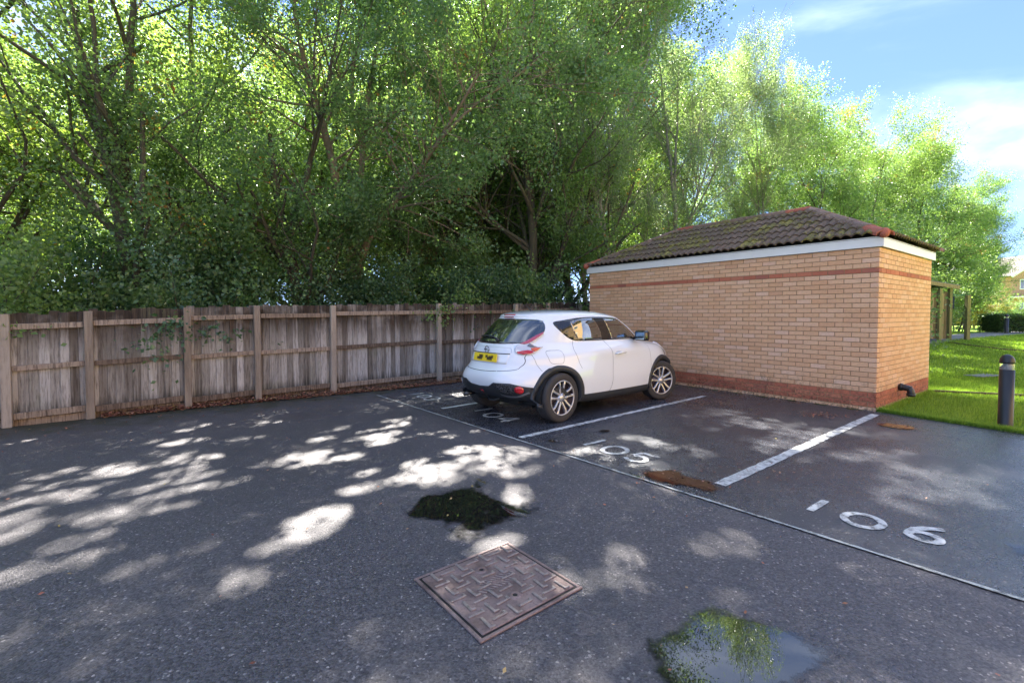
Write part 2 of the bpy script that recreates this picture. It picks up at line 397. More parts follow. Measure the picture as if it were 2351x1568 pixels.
bays = [tuple(C0), tuple(C2), tuple(Cend), (14, -8.02)] + [(x - .001, y) for x, y in lawn_edge[::-1][1:]] + [bpt(.09, .06), bpt(.09, FRONT + .05), fence_pt(10.2, -.34), fence_pt(8.5, -.34), fence_pt(6.2, -.28)]
tag(link('parking_bays', poly_sheet('parking_bays', bays, .004, m_bay)), kind='structure')
rngm = random.Random(4)
def strip(name, a, b, w, z, m, jit=.006, step=.06, taper=None):
    a, b = Vector(a), Vector(b); d = (b - a); L = d.length; d /= L; n = Vector((-d.y, d.x)); k = max(2, int(L / step))
    V, F = [], []
    for i in range(k + 1):
        t = i / k; ww = w * (taper(t) if taper else 1)
        for s in (-1, 1):
            p = a + d * L * t + n * (s * ww / 2 + rngm.uniform(-jit, jit)); V.append((p.x, p.y, z))
        if i: F.append((2 * i - 2, 2 * i, 2 * i + 1, 2 * i - 1))
    me = mesh_np(name, V, F, m)
    if me.polygons[0].normal.z < 0: me.flip_normals()
    return me
lk = link('joint_line', strip('joint_line', C0 + CD * .02, C2 + CD * 9, .026, .0095, m_joint, .004)); tag(lk, 'thin faded pale line along the joint between driveway and parking bays', 'road marking')
def bay_line(a, b, w, label, m=m_paint, jit=.007):
    o = link('bay_line', strip('bay_line', a, b, w, .008, m, jit)); tag(o, label, 'road marking', 'white lines between the parking bays')
bay_line((.10, 5.44), (3.42, 8.22), .085, 'white line beside the car, between bays 104 and 105')
bay_line((1.775, 3.925), (5.27, 6.70), .105, 'bright broad white line between bays 105 and 106, ending at the brick corner', jit=.005)
bay_line((-1.08, 7.12), (1.4, 9.35), .075, 'worn broken white line under the car, between bays 103 and 104', m_faded, .012)
# bay numbers, painted as seen from the driveway
UP, RT = Vector((.80, .60)), Vector((.60, -.80))
def stroke_mesh(name, paths, w, c, sx, sy, m, up=UP, rt=RT):
    V, F = [], []; off = 0
    for pi_, (path, closed) in enumerate(paths):
        pts = [Vector((x * sx, y * sy)) for x, y in path]; n = len(pts)
        for i, p in enumerate(pts):
            a = pts[(i - 1) % n] if closed or i else p; b = pts[(i + 1) % n] if closed or i < n - 1 else p
            d = (b - a).normalized(); nn = Vector((-d.y, d.x))
            for s in (-1, 1):
                q = p + nn * (s * w / 2 + rngm.uniform(-.003, .003)); wp = Vector(c) + rt * q.x + up * q.y; V.append((wp.x, wp.y, .0085 + .0012 * pi_))
        cnt = n if closed else n - 1
        for i in range(cnt):
            j = (i + 1) % n; F.append((off + 2 * i, off + 2 * j, off + 2 * j + 1, off + 2 * i + 1))
        off += 2 * n
    me = mesh_np(name, V, F, m)
    for p in me.polygons:
        if p.normal.z < 0: p.flip()
    return me
def arc(cx, cy, rx, ry, a0, a1, n=22): return [(cx + rx * math.cos(R(a0 + (a1 - a0) * i / n)), cy + ry * math.sin(R(a0 + (a1 - a0) * i / n))) for i in range(n + 1)]
GL = {'1': [([(0, -.5), (0, 0), (0, .5)], False)],
      '0': [(arc(0, 0, .36, .42, 0, 345, 26), True)],
      '3': [(arc(0, .22, .28, .24, 150, -80, 14) + arc(0, -.22, .30, .26, 80, -150, 16), False)],
      '4': [([(.16, -.5), (.16, 0), (.16, .5)], False), ([(.13, .46), (-.12, .1), (-.34, -.17)], False), ([(-.36, -.20), (0, -.20), (.36, -.20)], False)],
      '5': [([(.32, .46), (0, .46), (-.24, .45)], False), ([(-.24, .45), (-.26, .25), (-.27, .06)], False), (arc(-.02, -.17, .30, .28, 140, -150, 20), False)],
      '6': [(arc(0, -.2, .27, .24, 0, 345, 22), True), ([(-.27, -.16), (-.22, .12), (-.08, .34), (.12, .50), (.2, .54)], False)]}
def number(txt, cs, h, wd, w, label, m=m_paint):
    t = empty('bay_number', (*cs[1], 0), 0, label, 'bay number', 'painted bay numbers')
    for ch, c in zip(txt, cs):
        o = link('digit', stroke_mesh('digit', GL[ch], w, (c[0] - cs[1][0], c[1] - cs[1][1]), wd, h, m), t)
number('106', [(2.325, 3.49), (2.475, 3.235), (2.74, 3.03)], .30, .30, .052, 'crisp large white 106 painted in the nearest bay')
number('105', [(.935, 5.225), (1.10, 4.93), (1.30, 4.66)], .34, .34, .052, 'white 105 painted in the empty bay beside the white car')
number('104', [(-.43, 7.03), (-.27, 6.65), (-.06, 6.38)], .32, .34, .045, 'worn white 104 painted right behind the white car', m_faded)
number('103', [(-1.74, 8.43), (-1.55, 8.17), (-1.37, 7.95)], .28, .30, .04, 'worn white 103 painted close to the fence, furthest of the bay numbers', m_faded)

# wet patches and silt
def sheet(name, c, sx, sy, rz, z, m, label=None, cat=None, group=None, kind=None):
    V = [(-1.25, -1.25, 0), (1.25, -1.25, 0), (1.25, 1.25, 0), (-1.25, 1.25, 0)]
    o = link(name, mesh_np(name, V, [(0, 1, 2, 3)], m)); o.location = (c[0], c[1], z); o.rotation_euler = (0, 0, R(rz)); o.scale = (sx, sy, 1)
    return tag(o, label, cat, group, kind)
PG = 'rain puddles on the tarmac'
sheet('puddle', (-.34, 3.50), .66, .60, 40, .006, m_water, 'dark round puddle just beyond the steel cover', 'puddle', PG)
sheet('puddle', (.93, 1.93), .54, .44, 10, .006, m_water, 'large foreground puddle mirroring treetops and blue sky', 'puddle', PG)
sheet('puddle', (1.46, 4.05), .46, .25, -50, .014, m_brickmirror, 'puddle at the near end of the bright white line, red brown brick reflection put into its colour', 'puddle', PG)
sheet('puddle', (4.96, 5.95), .34, .22, -10, .014, m_brickmirror, 'small puddle by the lawn edge mirroring the brick corner, brick reflection also put into its colour', 'puddle', PG)
sheet('puddle', (1.16, 5.72), .22, .10, 20, .0145, m_water, 'thin dark puddle beyond the painted 105', 'puddle', PG)
sheet('puddle', (.48, 5.28), .16, .08, -20, .0145, m_water, 'tiny puddle between the white line and the painted 105', 'puddle', PG)
sheet('puddle', (3.7, 2.1), 1.1, .55, -48, .0135, m_water, 'thin sheet of water on the bay at the right edge', 'puddle', PG)
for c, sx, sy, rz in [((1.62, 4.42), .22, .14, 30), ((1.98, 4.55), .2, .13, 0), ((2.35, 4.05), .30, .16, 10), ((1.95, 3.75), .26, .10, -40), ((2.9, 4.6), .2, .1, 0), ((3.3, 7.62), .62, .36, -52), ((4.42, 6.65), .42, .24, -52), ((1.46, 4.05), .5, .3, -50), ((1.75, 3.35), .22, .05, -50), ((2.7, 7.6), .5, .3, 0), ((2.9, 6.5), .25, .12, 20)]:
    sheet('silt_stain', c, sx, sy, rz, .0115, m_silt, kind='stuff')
sheet('moss_patch', (1.10, 4.16), .28, .09, -50, .0125, m_mossd, kind='stuff')
for k in range(13):
    x, y = bpt(-.10, .25 + k * .45); sheet('moss_patch', (x, y), .34, .13, 127, .0103 + .0002 * k, m_mossd, kind='stuff')

# ------------------------------------------------------------------ fence
fence = empty('timber_fence', (FP.x, FP.y, 0), math.atan2(FD.y, FD.x), 'long weathered grey board fence with posts and rails in front of the wood', 'fence')
def s_at(px):
    r = (px - 1175.5) / 1067; return (6.51 + 5.98 * r) / (.773 - .634 * r)
posts = [(-2.2, 1.33), (-1.1, 1.36), (s_at(10), 1.46), (s_at(203), 1.50), (s_at(428), 1.56), (s_at(590), 1.60), (s_at(763), 1.62), (s_at(1007), 1.68), (s_at(1181), 1.70), (s_at(1256), 1.74), (s_at(1332), 1.78)]
posts += [(posts[-1][0] + 1.07, 1.78), (posts[-1][0] + 2.1, 1.78)]
rf = random.Random(11)
post_tints = 0
for i, (s, zt) in enumerate(posts):
    me = boxmesh('post', (.095, .085, zt + .3), m_post, .006, (0, 0, (zt - .3) / 2))
    link('post', me, fence, loc=(s, -.02, 0), rot=(R(rf.uniform(-.6, .6)), R(rf.uniform(-.5, .5)), 0))
for i in range(len(posts) - 1):
    (s0, z0), (s1, z1) = posts[i], posts[i + 1]; L = s1 - s0 - .095; mid = (s0 + s1) / 2; sl = math.atan2((z1 - z0) * .6, L)
    zt = (z0 + z1) / 2
    for zz, hh in ((zt - .175, .075), (zt * .50 + .02, .07), (.135, .085)):
        bm = bmesh.new(); add_box(bm, (0, 0, 0), (L - .004, .042, hh), bev=.005)
        link('rail', bm_mesh('rail', bm, m_rail), fence, loc=(mid, .012, zz + rf.uniform(-.01, .01)), rot=(R(rf.uniform(-3, 3)), -sl + R(rf.uniform(-.25, .25)), 0))
    nb = max(1, round((s1 - s0) / .097)); wb = (s1 - s0) / nb
    bm = bmesh.new(); add_box(bm, (0, 0, 0), (s1 - s0, .028, .15), bev=.004)
    link('gravel_board', bm_mesh('gravel_board', bm, m_rail), fence, loc=(mid, .075, .02))
    for k in range(nb):
        s = s0 + (k + .5) * wb; h = z0 + (z1 - z0) * (k + .5) / nb - rf.uniform(-.012, .03) - .08
        if k == 0 or True:
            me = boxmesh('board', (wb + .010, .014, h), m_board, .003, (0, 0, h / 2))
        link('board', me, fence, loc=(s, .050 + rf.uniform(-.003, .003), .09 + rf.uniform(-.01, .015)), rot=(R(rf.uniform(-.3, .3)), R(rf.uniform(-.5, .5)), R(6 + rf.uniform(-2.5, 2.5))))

# ------------------------------------------------------------------ brick outbuilding
bld = empty('brick_outbuilding', (CORNER.x, CORNER.y, 0), math.atan2(BW.y, BW.x), 'windowless buff brick outbuilding with a mossy hipped tile roof', 'outbuilding')
CH, BH, BL, BD, J = .075, .065, .215, .1025, .010
NC = 33; ZB = -.018; WH = 2.456
def brick_mesh(L, W, H, m, name='brick'):
    bm = bmesh.new(); add_box(bm, (L / 2, W / 2, H / 2), (L, W, H), bev=.0035); return bm_mesh(name, bm, m)
_bc = {}
def brick_shared(L, W, H, m):
    k = (round(L, 3), round(W, 3), round(H, 3), m.name)
    if k not in _bc: _bc[k] = brick_mesh(L, W, H, m)
    return _bc[k]
# list of bricks: (x, y, z, length along local X, length along local Y, height, red, sort key)
rb = random.Random(5); bricks = []
def course_red(k): return k in (1, 2, 3) or k == 28
for k in range(NC):
    z = ZB + k * CH; H = BH if k < NC - 1 else WH - z - .004
    red = course_red(k); half = k % 2
    # front wall: plane X=0, runs along Y
    y = BL + J if not half else BD + J
    lim = FRONT
    # corner brick belongs to the front when half == 0, to the side otherwise
    if half == 0:
        bricks.append((0, 0, z, BD, BL, H, red, 0))
    else:
        bricks.append((0, 0, z, BL, BD, H, red, 0))
    while y < lim - .03:
        L = min(BL, lim - y); bricks.append((0, y, z, BD, L, H, red, y + rb.uniform(0, .02))); y += BL + J
    x = (BD if half == 0 else BL) + J
    while x < SIDE - .03:
        L = min(BL, SIDE - x)
        bricks.append((x, 0, z, L, BD, H, red, 50 + x)); x += BL + J
bricks.sort(key=lambda b: b[7])
for b in bricks[:300]:
    x, y, z, lx, ly, H, red, _ = b
    o = link('brick', brick_shared(lx, ly, H, m_rbrick if red else m_brick), bld, loc=(x + rb.uniform(-.0015, .0015), y, z))
def joined_boxes(name, items, m, bev=.0035):
    base = bmesh.new(); add_box(base, (.5, .5, .5), (1, 1, 1)); base.verts.ensure_lookup_table()
    bv = np.array([v.co[:] for v in base.verts]); bf = np.array([[v.index for v in f.verts] for f in base.faces]); base.free()
    V, F, A = [], [], []
    for i, (x, y, z, lx, ly, H) in enumerate(items):
        V.append(bv * (lx, ly, H) + (x, y, z)); F.append(bf + 8 * i); A.append(np.full(8, rb.random()))
    return mesh_np(name, np.concatenate(V), np.concatenate(F), m, attr=np.concatenate(A))
rest = bricks[300:]
for red, mm in ((False, m_brick_s), (True, m_rbrick_s)):
    it = [(b[0] + rb.uniform(-.0015, .0015), b[1] + rb.uniform(-.001, .001), *b[2:6]) for b in rest if b[6] == red]
    tag(link('brickwork', joined_boxes('brickwork', it, mm), bld), kind='stuff')
bm = bmesh.new(); add_box(bm, (.0095 + .0465, FRONT / 2 + .01, WH / 2 - .05), (.093, FRONT - .03, WH + .08)); add_box(bm, (SIDE / 2 + .05, .0095 + .0465, WH / 2 - .05), (SIDE - .12, .093, WH + .08))
link('mortar_joints', bm_mesh('mortar_joints', bm, m_mortar), bld)
bm = bmesh.new(); add_box(bm, (SIDE - .055, FRONT / 2, WH / 2), (.11, FRONT - .01, WH)); add_box(bm, (SIDE / 2, FRONT - .055, WH / 2), (SIDE - .24, .105, WH))
link('rear_wall', bm_mesh('rear_wall', bm, m_mortar), bld)
# fascia boards and soffit
FZ0, FZ1 = WH, WH + .150
bm = bmesh.new(); add_box(bm, (-.036, FRONT / 2 + .0, (FZ0 + FZ1) / 2), (.022, FRONT + .12, FZ1 - FZ0), bev=.003); link('fascia', bm_mesh('fascia', bm, m_upvc), bld)
bm = bmesh.new(); add_box(bm, (SIDE / 2 + .012, -.036, (FZ0 + FZ1) / 2 - .001), (SIDE + .10, .022, FZ1 - FZ0), bev=.003); link('fascia', bm_mesh('fascia', bm, m_upvc), bld)
bm = bmesh.new(); add_box(bm, (SIDE / 2, FRONT / 2, WH + .06), (SIDE + .04, FRONT + .05, .02)); link('soffit', bm_mesh('soffit', bm, m_upvc), bld)
# roof: four slopes of rolled tiles
OV = .085; EZ = FZ1 + .012; RX = SIDE / 2; SL = math.tan(R(27.8))
RIDGE_Z = EZ + (RX + OV) * SL; TW = .275; NRC = 6; slope_len = (RX + OV) / math.cos(R(27.8)); EXPO = slope_len / NRC
cs, sn = math.cos(R(27.8)), math.sin(R(27.8))
def tile_bm(w, first):
    bm = bmesh.new(); n = 16; top, bot = [], []
    for i in range(n + 1):
        a = w * i / n; ph = (a / w * 2) % 1.0
        h = .042 * max(0, math.sin(math.pi * ph)) ** .9 if ph else 0
        lo = .036 + h; hi = .008 + h
        top.append((bm.verts.new((a, -.015, lo)), bm.verts.new((a, EXPO + .03, hi)))); bot.append(bm.verts.new((a, -.012, lo - .026)))
    for i in range(n):
        bm.faces.new((top[i][0], top[i + 1][0], top[i + 1][1], top[i][1])); bm.faces.new((bot[i], bot[i + 1], top[i + 1][0], top[i][0]))
    return bm
shared_tile = bm_mesh('tile', tile_bm(TW, 0), m_tile); shared_tile_m = bm_mesh('tile', tile_bm(TW, 0), m_tile_m)
sides = [('front', (-OV, -OV, EZ), BU, BW, FRONT + 2 * OV), ]
def slope(origin, along, inward, length, mat_pick, single, zlift=0, seed=1, budget=None):
    """origin local; along / inward are local unit 2-vectors"""
    rs = random.Random(seed); A = Vector((*along, 0)); I = Vector((*inward, 0)); U = (I * cs + Vector((0, 0, 1)) * sn); N = A.cross(U)
    if N.z < 0: N = -N
    Mx = Matrix((A, U, N)).transposed().to_4x4(); Mx.translation = Vector(origin)
    nc = int(math.ceil(length / TW)); joined = bmesh.new(); half = RX + OV
    for r in range(NRC):
        for c in range(nc):
            a0 = c * TW; a1 = a0 + TW; b0 = r * EXPO; b1 = b0 + EXPO
            # clip planes: a >= b*cs (hip), a <= length - b*cs
            if a1 < b0 * cs or a0 > length - b0 * cs or a0 >= length: continue
            full = a0 >= (b1 + .03) * cs and a1 <= length - (b1 + .03) * cs
            mm = mat_pick(r, c, rs)
            T = Mx @ Matrix.Translation((a0, b0, rs.uniform(0, .004))) @ Matrix.Rotation(R(rs.uniform(-.5, .5)), 4, 'Z')
            if full and single:
                o = link('tile', shared_tile_m if mm else shared_tile, bld); o.matrix_local = T; continue
            bm = tile_bm(TW, 0)
            g = bm.verts[:] + bm.edges[:] + bm.faces[:]
            bmesh.ops.bisect_plane(bm, geom=g, plane_co=(-a0, -b0, 0), plane_no=Vector((-1, cs, 0)), clear_outer=True)
            g = bm.verts[:] + bm.edges[:] + bm.faces[:]
            bmesh.ops.bisect_plane(bm, geom=g, plane_co=(length - a0, -b0, 0), plane_no=Vector((1, cs, 0)), clear_outer=True)
            if not bm.faces: bm.free(); continue
            if single:
                o = link('tile', bm_mesh('tile', bm, m_tile_m if mm else m_tile), bld); o.matrix_local = T
            else:
                bm.transform(T); tmp = bpy.data.meshes.new('t'); bm.to_mesh(tmp); bm.free(); joined.from_mesh(tmp); bpy.data.meshes.remove(tmp)
    if not single: tag(link('roof_tiling', bm_mesh('roof_tiling', joined, m_tile_m), bld), kind='stuff')
    else: joined.free()
slope((-OV, -OV, EZ), (0, 1), (1, 0), FRONT + 2 * OV, lambda r, c, q: q.random() < (.75 if 9 < c < 19 and r < 5 else .3) or r > 4, True, seed=3)
slope((-OV, -OV, EZ), (1, 0), (0, 1), SIDE + 2 * OV, lambda r, c, q: True, True, seed=4)
slope((SIDE + OV, -OV, EZ), (0, 1), (-1, 0), FRONT + 2 * OV, lambda r, c, q: True, False, seed=5)
slope((-OV, FRONT + OV, EZ), (1, 0), (0, -1), SIDE + 2 * OV, lambda r, c, q: True, False, seed=6)
# under-roof deck so nothing shows between the tiles
bm = bmesh.new(); e0 = [bm.verts.new(v) for v in ((-OV + .03, -OV + .03, EZ - .03), (SIDE + OV - .03, -OV + .03, EZ - .03), (SIDE + OV - .03, FRONT + OV - .03, EZ - .03), (-OV + .03, FRONT + OV - .03, EZ - .03))]
r0 = bm.verts.new((RX, RX, RIDGE_Z - .035)); r1 = bm.verts.new((RX, FRONT - RX, RIDGE_Z - .035))
for f in ((e0[0], e0[1], r0), (e0[1], e0[2], r1, r0), (e0[2], e0[3], r1), (e0[3], e0[0], r0, r1), (e0[3], e0[2], e0[1], e0[0])): bm.faces.new(f)
m_felt = simple('roof_underlay', (.03, .028, .026), .9)
link('roof_deck', bm_mesh('roof_deck', bm, m_felt), bld)
# ridge and hip cappings: curved tiles butted along each line
def cap_line(p, q, n, clay, seed):
    rs = random.Random(seed); p, q = Vector(p), Vector(q); d = (q - p); L = d.length / n; d.normalize()
    side = d.cross(Vector((0, 0, 1))).normalized(); up = side.cross(d)
    for i in range(n):
        bm = bmesh.new(); rows = []
        for t in (0, 1):
            ring_o, ring_i = [], []
            for k in range(9):
                a = math.pi * k / 8; wd = .122 + (.008 if t == 0 else 0); hh = .085 + (.006 if t == 0 else 0)
                base = d * (L * t + (-.012 if t == 0 else .0))
                ring_o.append(bm.verts.new(base + side * math.cos(a) * wd + up * (math.sin(a) ** .8 * hh - .045)))
                ring_i.append(bm.verts.new(base + side * math.cos(a) * (wd - .018) + up * (math.sin(a) ** .8 * (hh - .018) - .045)))
            rows.append((ring_o, ring_i))
        (o0, i0), (o1, i1) = rows
        for k in range(8):
            bm.faces.new((o0[k], o0[k + 1], o1[k + 1], o1[k])); bm.faces.new((i0[k + 1], i0[k], i1[k], i1[k + 1]))
            bm.faces.new((o0[k + 1], o0[k], i0[k], i0[k + 1])); bm.faces.new((o1[k], o1[k + 1], i1[k + 1], i1[k]))
        o = link('ridge_tile', bm_mesh('ridge_tile', bm, m_clay if i in clay else m_ridge), bld); o.location = p + d * (L * i) + Vector((0, 0, .028 + rs.uniform(0, .006)))
A0 = (-OV, -OV, EZ); B0 = (-OV, FRONT + OV, EZ); K0 = (SIDE + OV, -OV, EZ); K1 = (SIDE + OV, FRONT + OV, EZ)
RA = (RX, RX, RIDGE_Z); RB = (RX, FRONT - RX, RIDGE_Z)
cap_line(A0, RA, 6, (0,), 1); cap_line(B0, RB, 6, (0,), 2); cap_line(K0, RA, 6, (), 3); cap_line(K1, RB, 6, (), 4); cap_line(RA, RB, 7, (0, 6), 5)
# mortar noses at hip feet
bm = bmesh.new(); bmesh.ops.create_uvsphere(bm, u_segments=12, v_segments=8, radius=.075, matrix=Matrix.Translation((-OV + .02, -OV + .02, EZ + .03))); link('hip_end', bm_mesh('hip_end', bm, m_clay, True), bld)
bm = bmesh.new(); bmesh.ops.create_uvsphere(bm, u_segments=12, v_segments=8, radius=.07, matrix=Matrix.Translation((-OV + .02, FRONT + OV - .02, EZ + .02))); link('hip_end', bm_mesh('hip_end', bm, m_clay, True), bld)
# moss tufts along the side eaves
rmoss = random.Random(9)
def tufts(n, fn, m, lo, hi):
    V, F = [], []
    for i in range(n):
        p = Vector(fn()); r = rmoss.uniform(lo, hi)
        a = Vector((rmoss.uniform(-1, 1), rmoss.uniform(-1, 1), rmoss.uniform(-.3, .3))).normalized() * r; b = Vector((-a.y, a.x, 0)).normalized() * r
        u = Vector((rmoss.uniform(-.4, .4), rmoss.uniform(-.4, .4), 1)).normalized() * r * rmoss.uniform(.6, 1.2)
        k = len(V); V += [p + a, p + b, p - a, p - b, p + u]; F += [(k, k + 1, k + 4), (k + 1, k + 2, k + 4), (k + 2, k + 3, k + 4), (k + 3, k, k + 4)]
    return mesh_np('moss', [tuple(v) for v in V], F, m, smooth=True)
m_moss = M('roof_moss'); m_moss.p(color=m_moss.ramp(m_moss.noise(12, 4, .7, m_moss.pos(obj=False)), [(.3, (.08, .075, .02)), (.5, (.24, .18, .05)), (.7, (.42, .30, .09))]), rough=1); m_moss = m_moss.m
def eave_pt():
    b = abs(rmoss.gauss(0, .16)); a = rmoss.uniform(.1, SIDE + OV); return (a, -OV + b * cs, EZ + .045 + b * sn)
tag(link('moss', tufts(900, eave_pt, m_moss, .008, .024), bld), kind='stuff')
def front_pt():
    b = rmoss.uniform(.05, slope_len * .97); lim = b * cs
    a = rmoss.gauss(3.9, .7) if rmoss.random() < .6 else rmoss.uniform(lim, FRONT - lim)
    a = min(max(a, lim), FRONT - lim); return (-OV + b * cs, a, EZ + .035 + b * sn)
tag(link('moss', tufts(1500, front_pt, m_moss, .006, .016), bld), kind='stuff')
# waste pipe bend low on the side wall
m_pipe = simple('black_plastic', (.02, .02, .022), .35)
pp = [Vector((1.13, .03, .265)), Vector((1.13, -.06, .265)), Vector((1.13, -.115, .258)), Vector((1.13, -.150, .228)), Vector((1.13, -.158, .19)), Vector((1.13, -.158, .13))]
bm = bmesh.new(); add_tube(bm, pp, [.05] * 6, 16); add_tube(bm, [(1.13, -.018, .265), (1.13, -.05, .265)], .062, 16); add_tube(bm, [(1.13, -.158, .135), (1.13, -.158, .175)], .060, 16); add_tube(bm, [(1.13, -.12, .262), (1.13, -.135, .245)], .058, 16)
link('waste_pipe', bm_mesh('waste_pipe', bm, m_pipe, True), bld)
# ------------------------------------------------------------------ the white car
car = empty('parked_car', (-.456, 6.343, 0), R(41.6), 'small white crossover car with yellow rear plate, parked nose to the brick wall', 'car')
m_white = M('white_paint'); m_white.p(color=(.80, .81, .83), rough=.28, coat=1., coatr=.04, spec=.5); m_white = m_white.m
m_glass = simple('dark_glass', (.012, .014, .016), .02, coat=1., coatr=.0, spec=.9, ior=1.7)
m_glass2 = simple('tinted_side_glass', (.05, .045, .035), .02, coat=1., coatr=.0, spec=1., ior=1.9)
m_blackg = simple('gloss_black', (.02, .018, .017), .12, coat=.6)
m_clad = M('black_cladding'); m_clad.p(color=(.028, .030, .034), rough=.5, normal=m_clad.bump(m_clad.noise(300, 2, .5, m_clad.pos()), .15, .002)); m_clad = m_clad.m
m_rub = M('tyre_rubber'); m_rub.p(color=m_rub.mix(m_rub.noise(9, 4, .6, m_rub.pos()), (.022, .020, .019), (.065, .055, .050)), rough=.8); m_rub = m_rub.m
m_alloy = simple('alloy', (.62, .60, .60), .32, metal=.75)
m_rimd = simple('dark_rim', (.075, .045, .042), .5, metal=.4)
m_red = simple('red_lens', (.50, .012, .02), .1, coat=1.)
m_pink = simple('rose_lens', (.42, .07, .12), .15, coat=1.)
m_clear = simple('clear_lens', (.62, .60, .62), .12, coat=1., metal=.2)
m_orange = simple('orange_lens', (.65, .10, .03), .15, coat=1.)
m_seam = simple('panel_gap', (.045, .045, .05), .6)
m_void = simple('wheel_well', (.008, .008, .008), .9)
m_chrome = simple('chrome', (.42, .42, .43), .18, metal=1.)
WX = (.765, 3.295); WR = .334
# cage rings, from the sill edge up to the roof: rear x, front x, half width, z at rear / middle / front, plan exponents rear / front, flare
LV = [(.16, 3.98, .800, .34, .205, .24, 3.8, 3.0, .00),
      (.05, 4.08, .850, .44, .275, .34, 3.7, 3.0, .01),
      (.00, 4.12, .868, .56, .46, .48, 3.5, 2.9, .028),
      (.01, 4.125, .866, .66, .62, .62, 3.2, 2.8, .040),
      (.09, 4.09, .855, .755, .78, .76, 3.0, 2.7, .040),
      (.125, 3.99, .842, .86, .90, .87, 3.0, 2.6, .022),
      (.155, 3.80, .800, .97, .975, .945, 2.9, 2.6, .008),
      (.20, 3.36, .745, 1.055, 1.045, 1.00, 2.8, 2.8, 0),
      (.255, 3.16, .732, 1.12, 1.09, 1.05, 2.7, 3.6, 0),
      (.42, 2.84, .706, 1.29, 1.27, 1.24, 2.5, 3.8, 0),
      (.54, 2.56, .668, 1.395, 1.42, 1.375, 2.2, 3.8, 0),
      (.535, 2.45, .640, 1.432, 1.455, 1.418, 2.05, 3.6, 0),
      (.57, 2.36, .585, 1.452, 1.485, 1.445, 2.0, 3.0, 0),
      (.68, 2.20, .460, 1.475, 1.508, 1.465, 2.0, 3.0, 0),
      (.95, 1.90, .220, 1.505, 1.522, 1.495, 2.6, 2.6, 0),
      (1.30, 1.60, .010, 1.524, 1.526, 1.524, 2.2, 2.2, 0)]
NU = 150
def ring(l):
    xr, xf, W, zr, zm, zf, nr, nf, fl = l
    xc, h = (xr + xf) / 2, (xf - xr) / 2; P = []
    for i in range(2401):
        t = math.pi * i / 2400; c, s_ = math.cos(t), math.sin(t); n = nr if c > 0 else nf
        P.append((xc - h * math.copysign(abs(c) ** (2 / n), c), W * abs(s_) ** (2 / n)))
    P = np.array(P); d = np.concatenate([[0], np.cumsum(np.hypot(*np.diff(P, axis=0).T))]); q = np.linspace(0, d[-1], NU + 1)
    X = np.interp(q, d, P[:, 0]); Y = np.interp(q, d, P[:, 1]); t = (X - xr) / max(1e-6, xf - xr)
    Z = zr * (1 - t) * (1 - 2 * t) + 4 * zm * t * (1 - t) + zf * t * (2 * t - 1)
    # keep the middle flat rather than parabolic
    Z2 = np.where(t < .5, zr + (zm - zr) * np.clip(t / .30, 0, 1) ** .8, zf + (zm - zf) * np.clip((1 - t) / .30, 0, 1) ** .8); Z = Z * .35 + Z2 * .65
    g = sum(np.exp(-((X - wx) / .42) ** 2) for wx in WX) - .45 * np.exp(-((X - 2.03) / .55) ** 2)
    Y = Y * (1 + fl * g / max(W, .1) * 1.0)
    return np.stack([X, Y, Z], 1)
rings = [ring(l) for l in LV]
def cr(a, b, c, d, t): return .5 * (2 * b + (c - a) * t + (2 * a - 5 * b + 4 * c - d) * t * t + (3 * b - a - 3 * c + d) * t ** 3)
SUBV = 7; rows = []
for k in range(len(rings) - 1):
    a = rings[max(k - 1, 0)]; b = rings[k]; c_ = rings[k + 1]; d = rings[min(k + 2, len(rings) - 1)]
    for j in range(SUBV): rows.append(cr(a, b, c_, d, j / SUBV))
rows.append(rings[-1]); G_ = np.array(rows); nv, nu = G_.shape[:2]
def body_part(v0, v1, out, keep=None, name='p'):
    """faces of the body surface between two rows, both sides; optional outward offset"""
    bm = bmesh.new(); du = np.gradient(G_, axis=1); dv = np.gradient(G_, axis=0); Nn = np.cross(du, dv); Nn /= np.linalg.norm(Nn, axis=2, keepdims=True) + 1e-9
    sgn = np.sign((Nn[:, :, 1:2].mean())) or 1
    Q = G_ + Nn * (out * sgn)
    for s in (-1, 1):
        vs = {}
        def gv(j, i):
            if (j, i) not in vs: p = Q[j, i]; vs[(j, i)] = bm.verts.new((p[0], s * p[1], p[2]))
            return vs[(j, i)]
        for j in range(v0, v1):
            for i in range(nu - 1):
                ctr = (G_[j, i] + G_[j + 1, i + 1]) / 2
                if keep and not keep(ctr): continue
                f = [gv(j, i), gv(j, i + 1), gv(j + 1, i + 1), gv(j + 1, i)]
                bm.faces.new(f)
    bmesh.ops.remove_doubles(bm, verts=bm.verts, dist=.0004)
    return bm
AR = .385
def notwheel(p, r=AR):
    return not any((p[0] - wx) ** 2 + (p[2] - WR + .01) ** 2 < r * r and p[1] > .45 for wx in WX)
full_bm = body_part(0, nv - 1, 0); bmesh.ops.recalc_face_normals(full_bm, faces=full_bm.faces); BVH = BVHTree.FromBMesh(full_bm); full_bm.free()
CL = 1 * SUBV + 2
body = link('body', bm_mesh('body', body_part(0, nv - 1, 0, notwheel), m_white, True), car)
clad = link('sill_cladding', bm_mesh('sill_cladding', body_part(0, CL, .007, lambda p: notwheel(p, AR - .01)), m_clad, True), car)

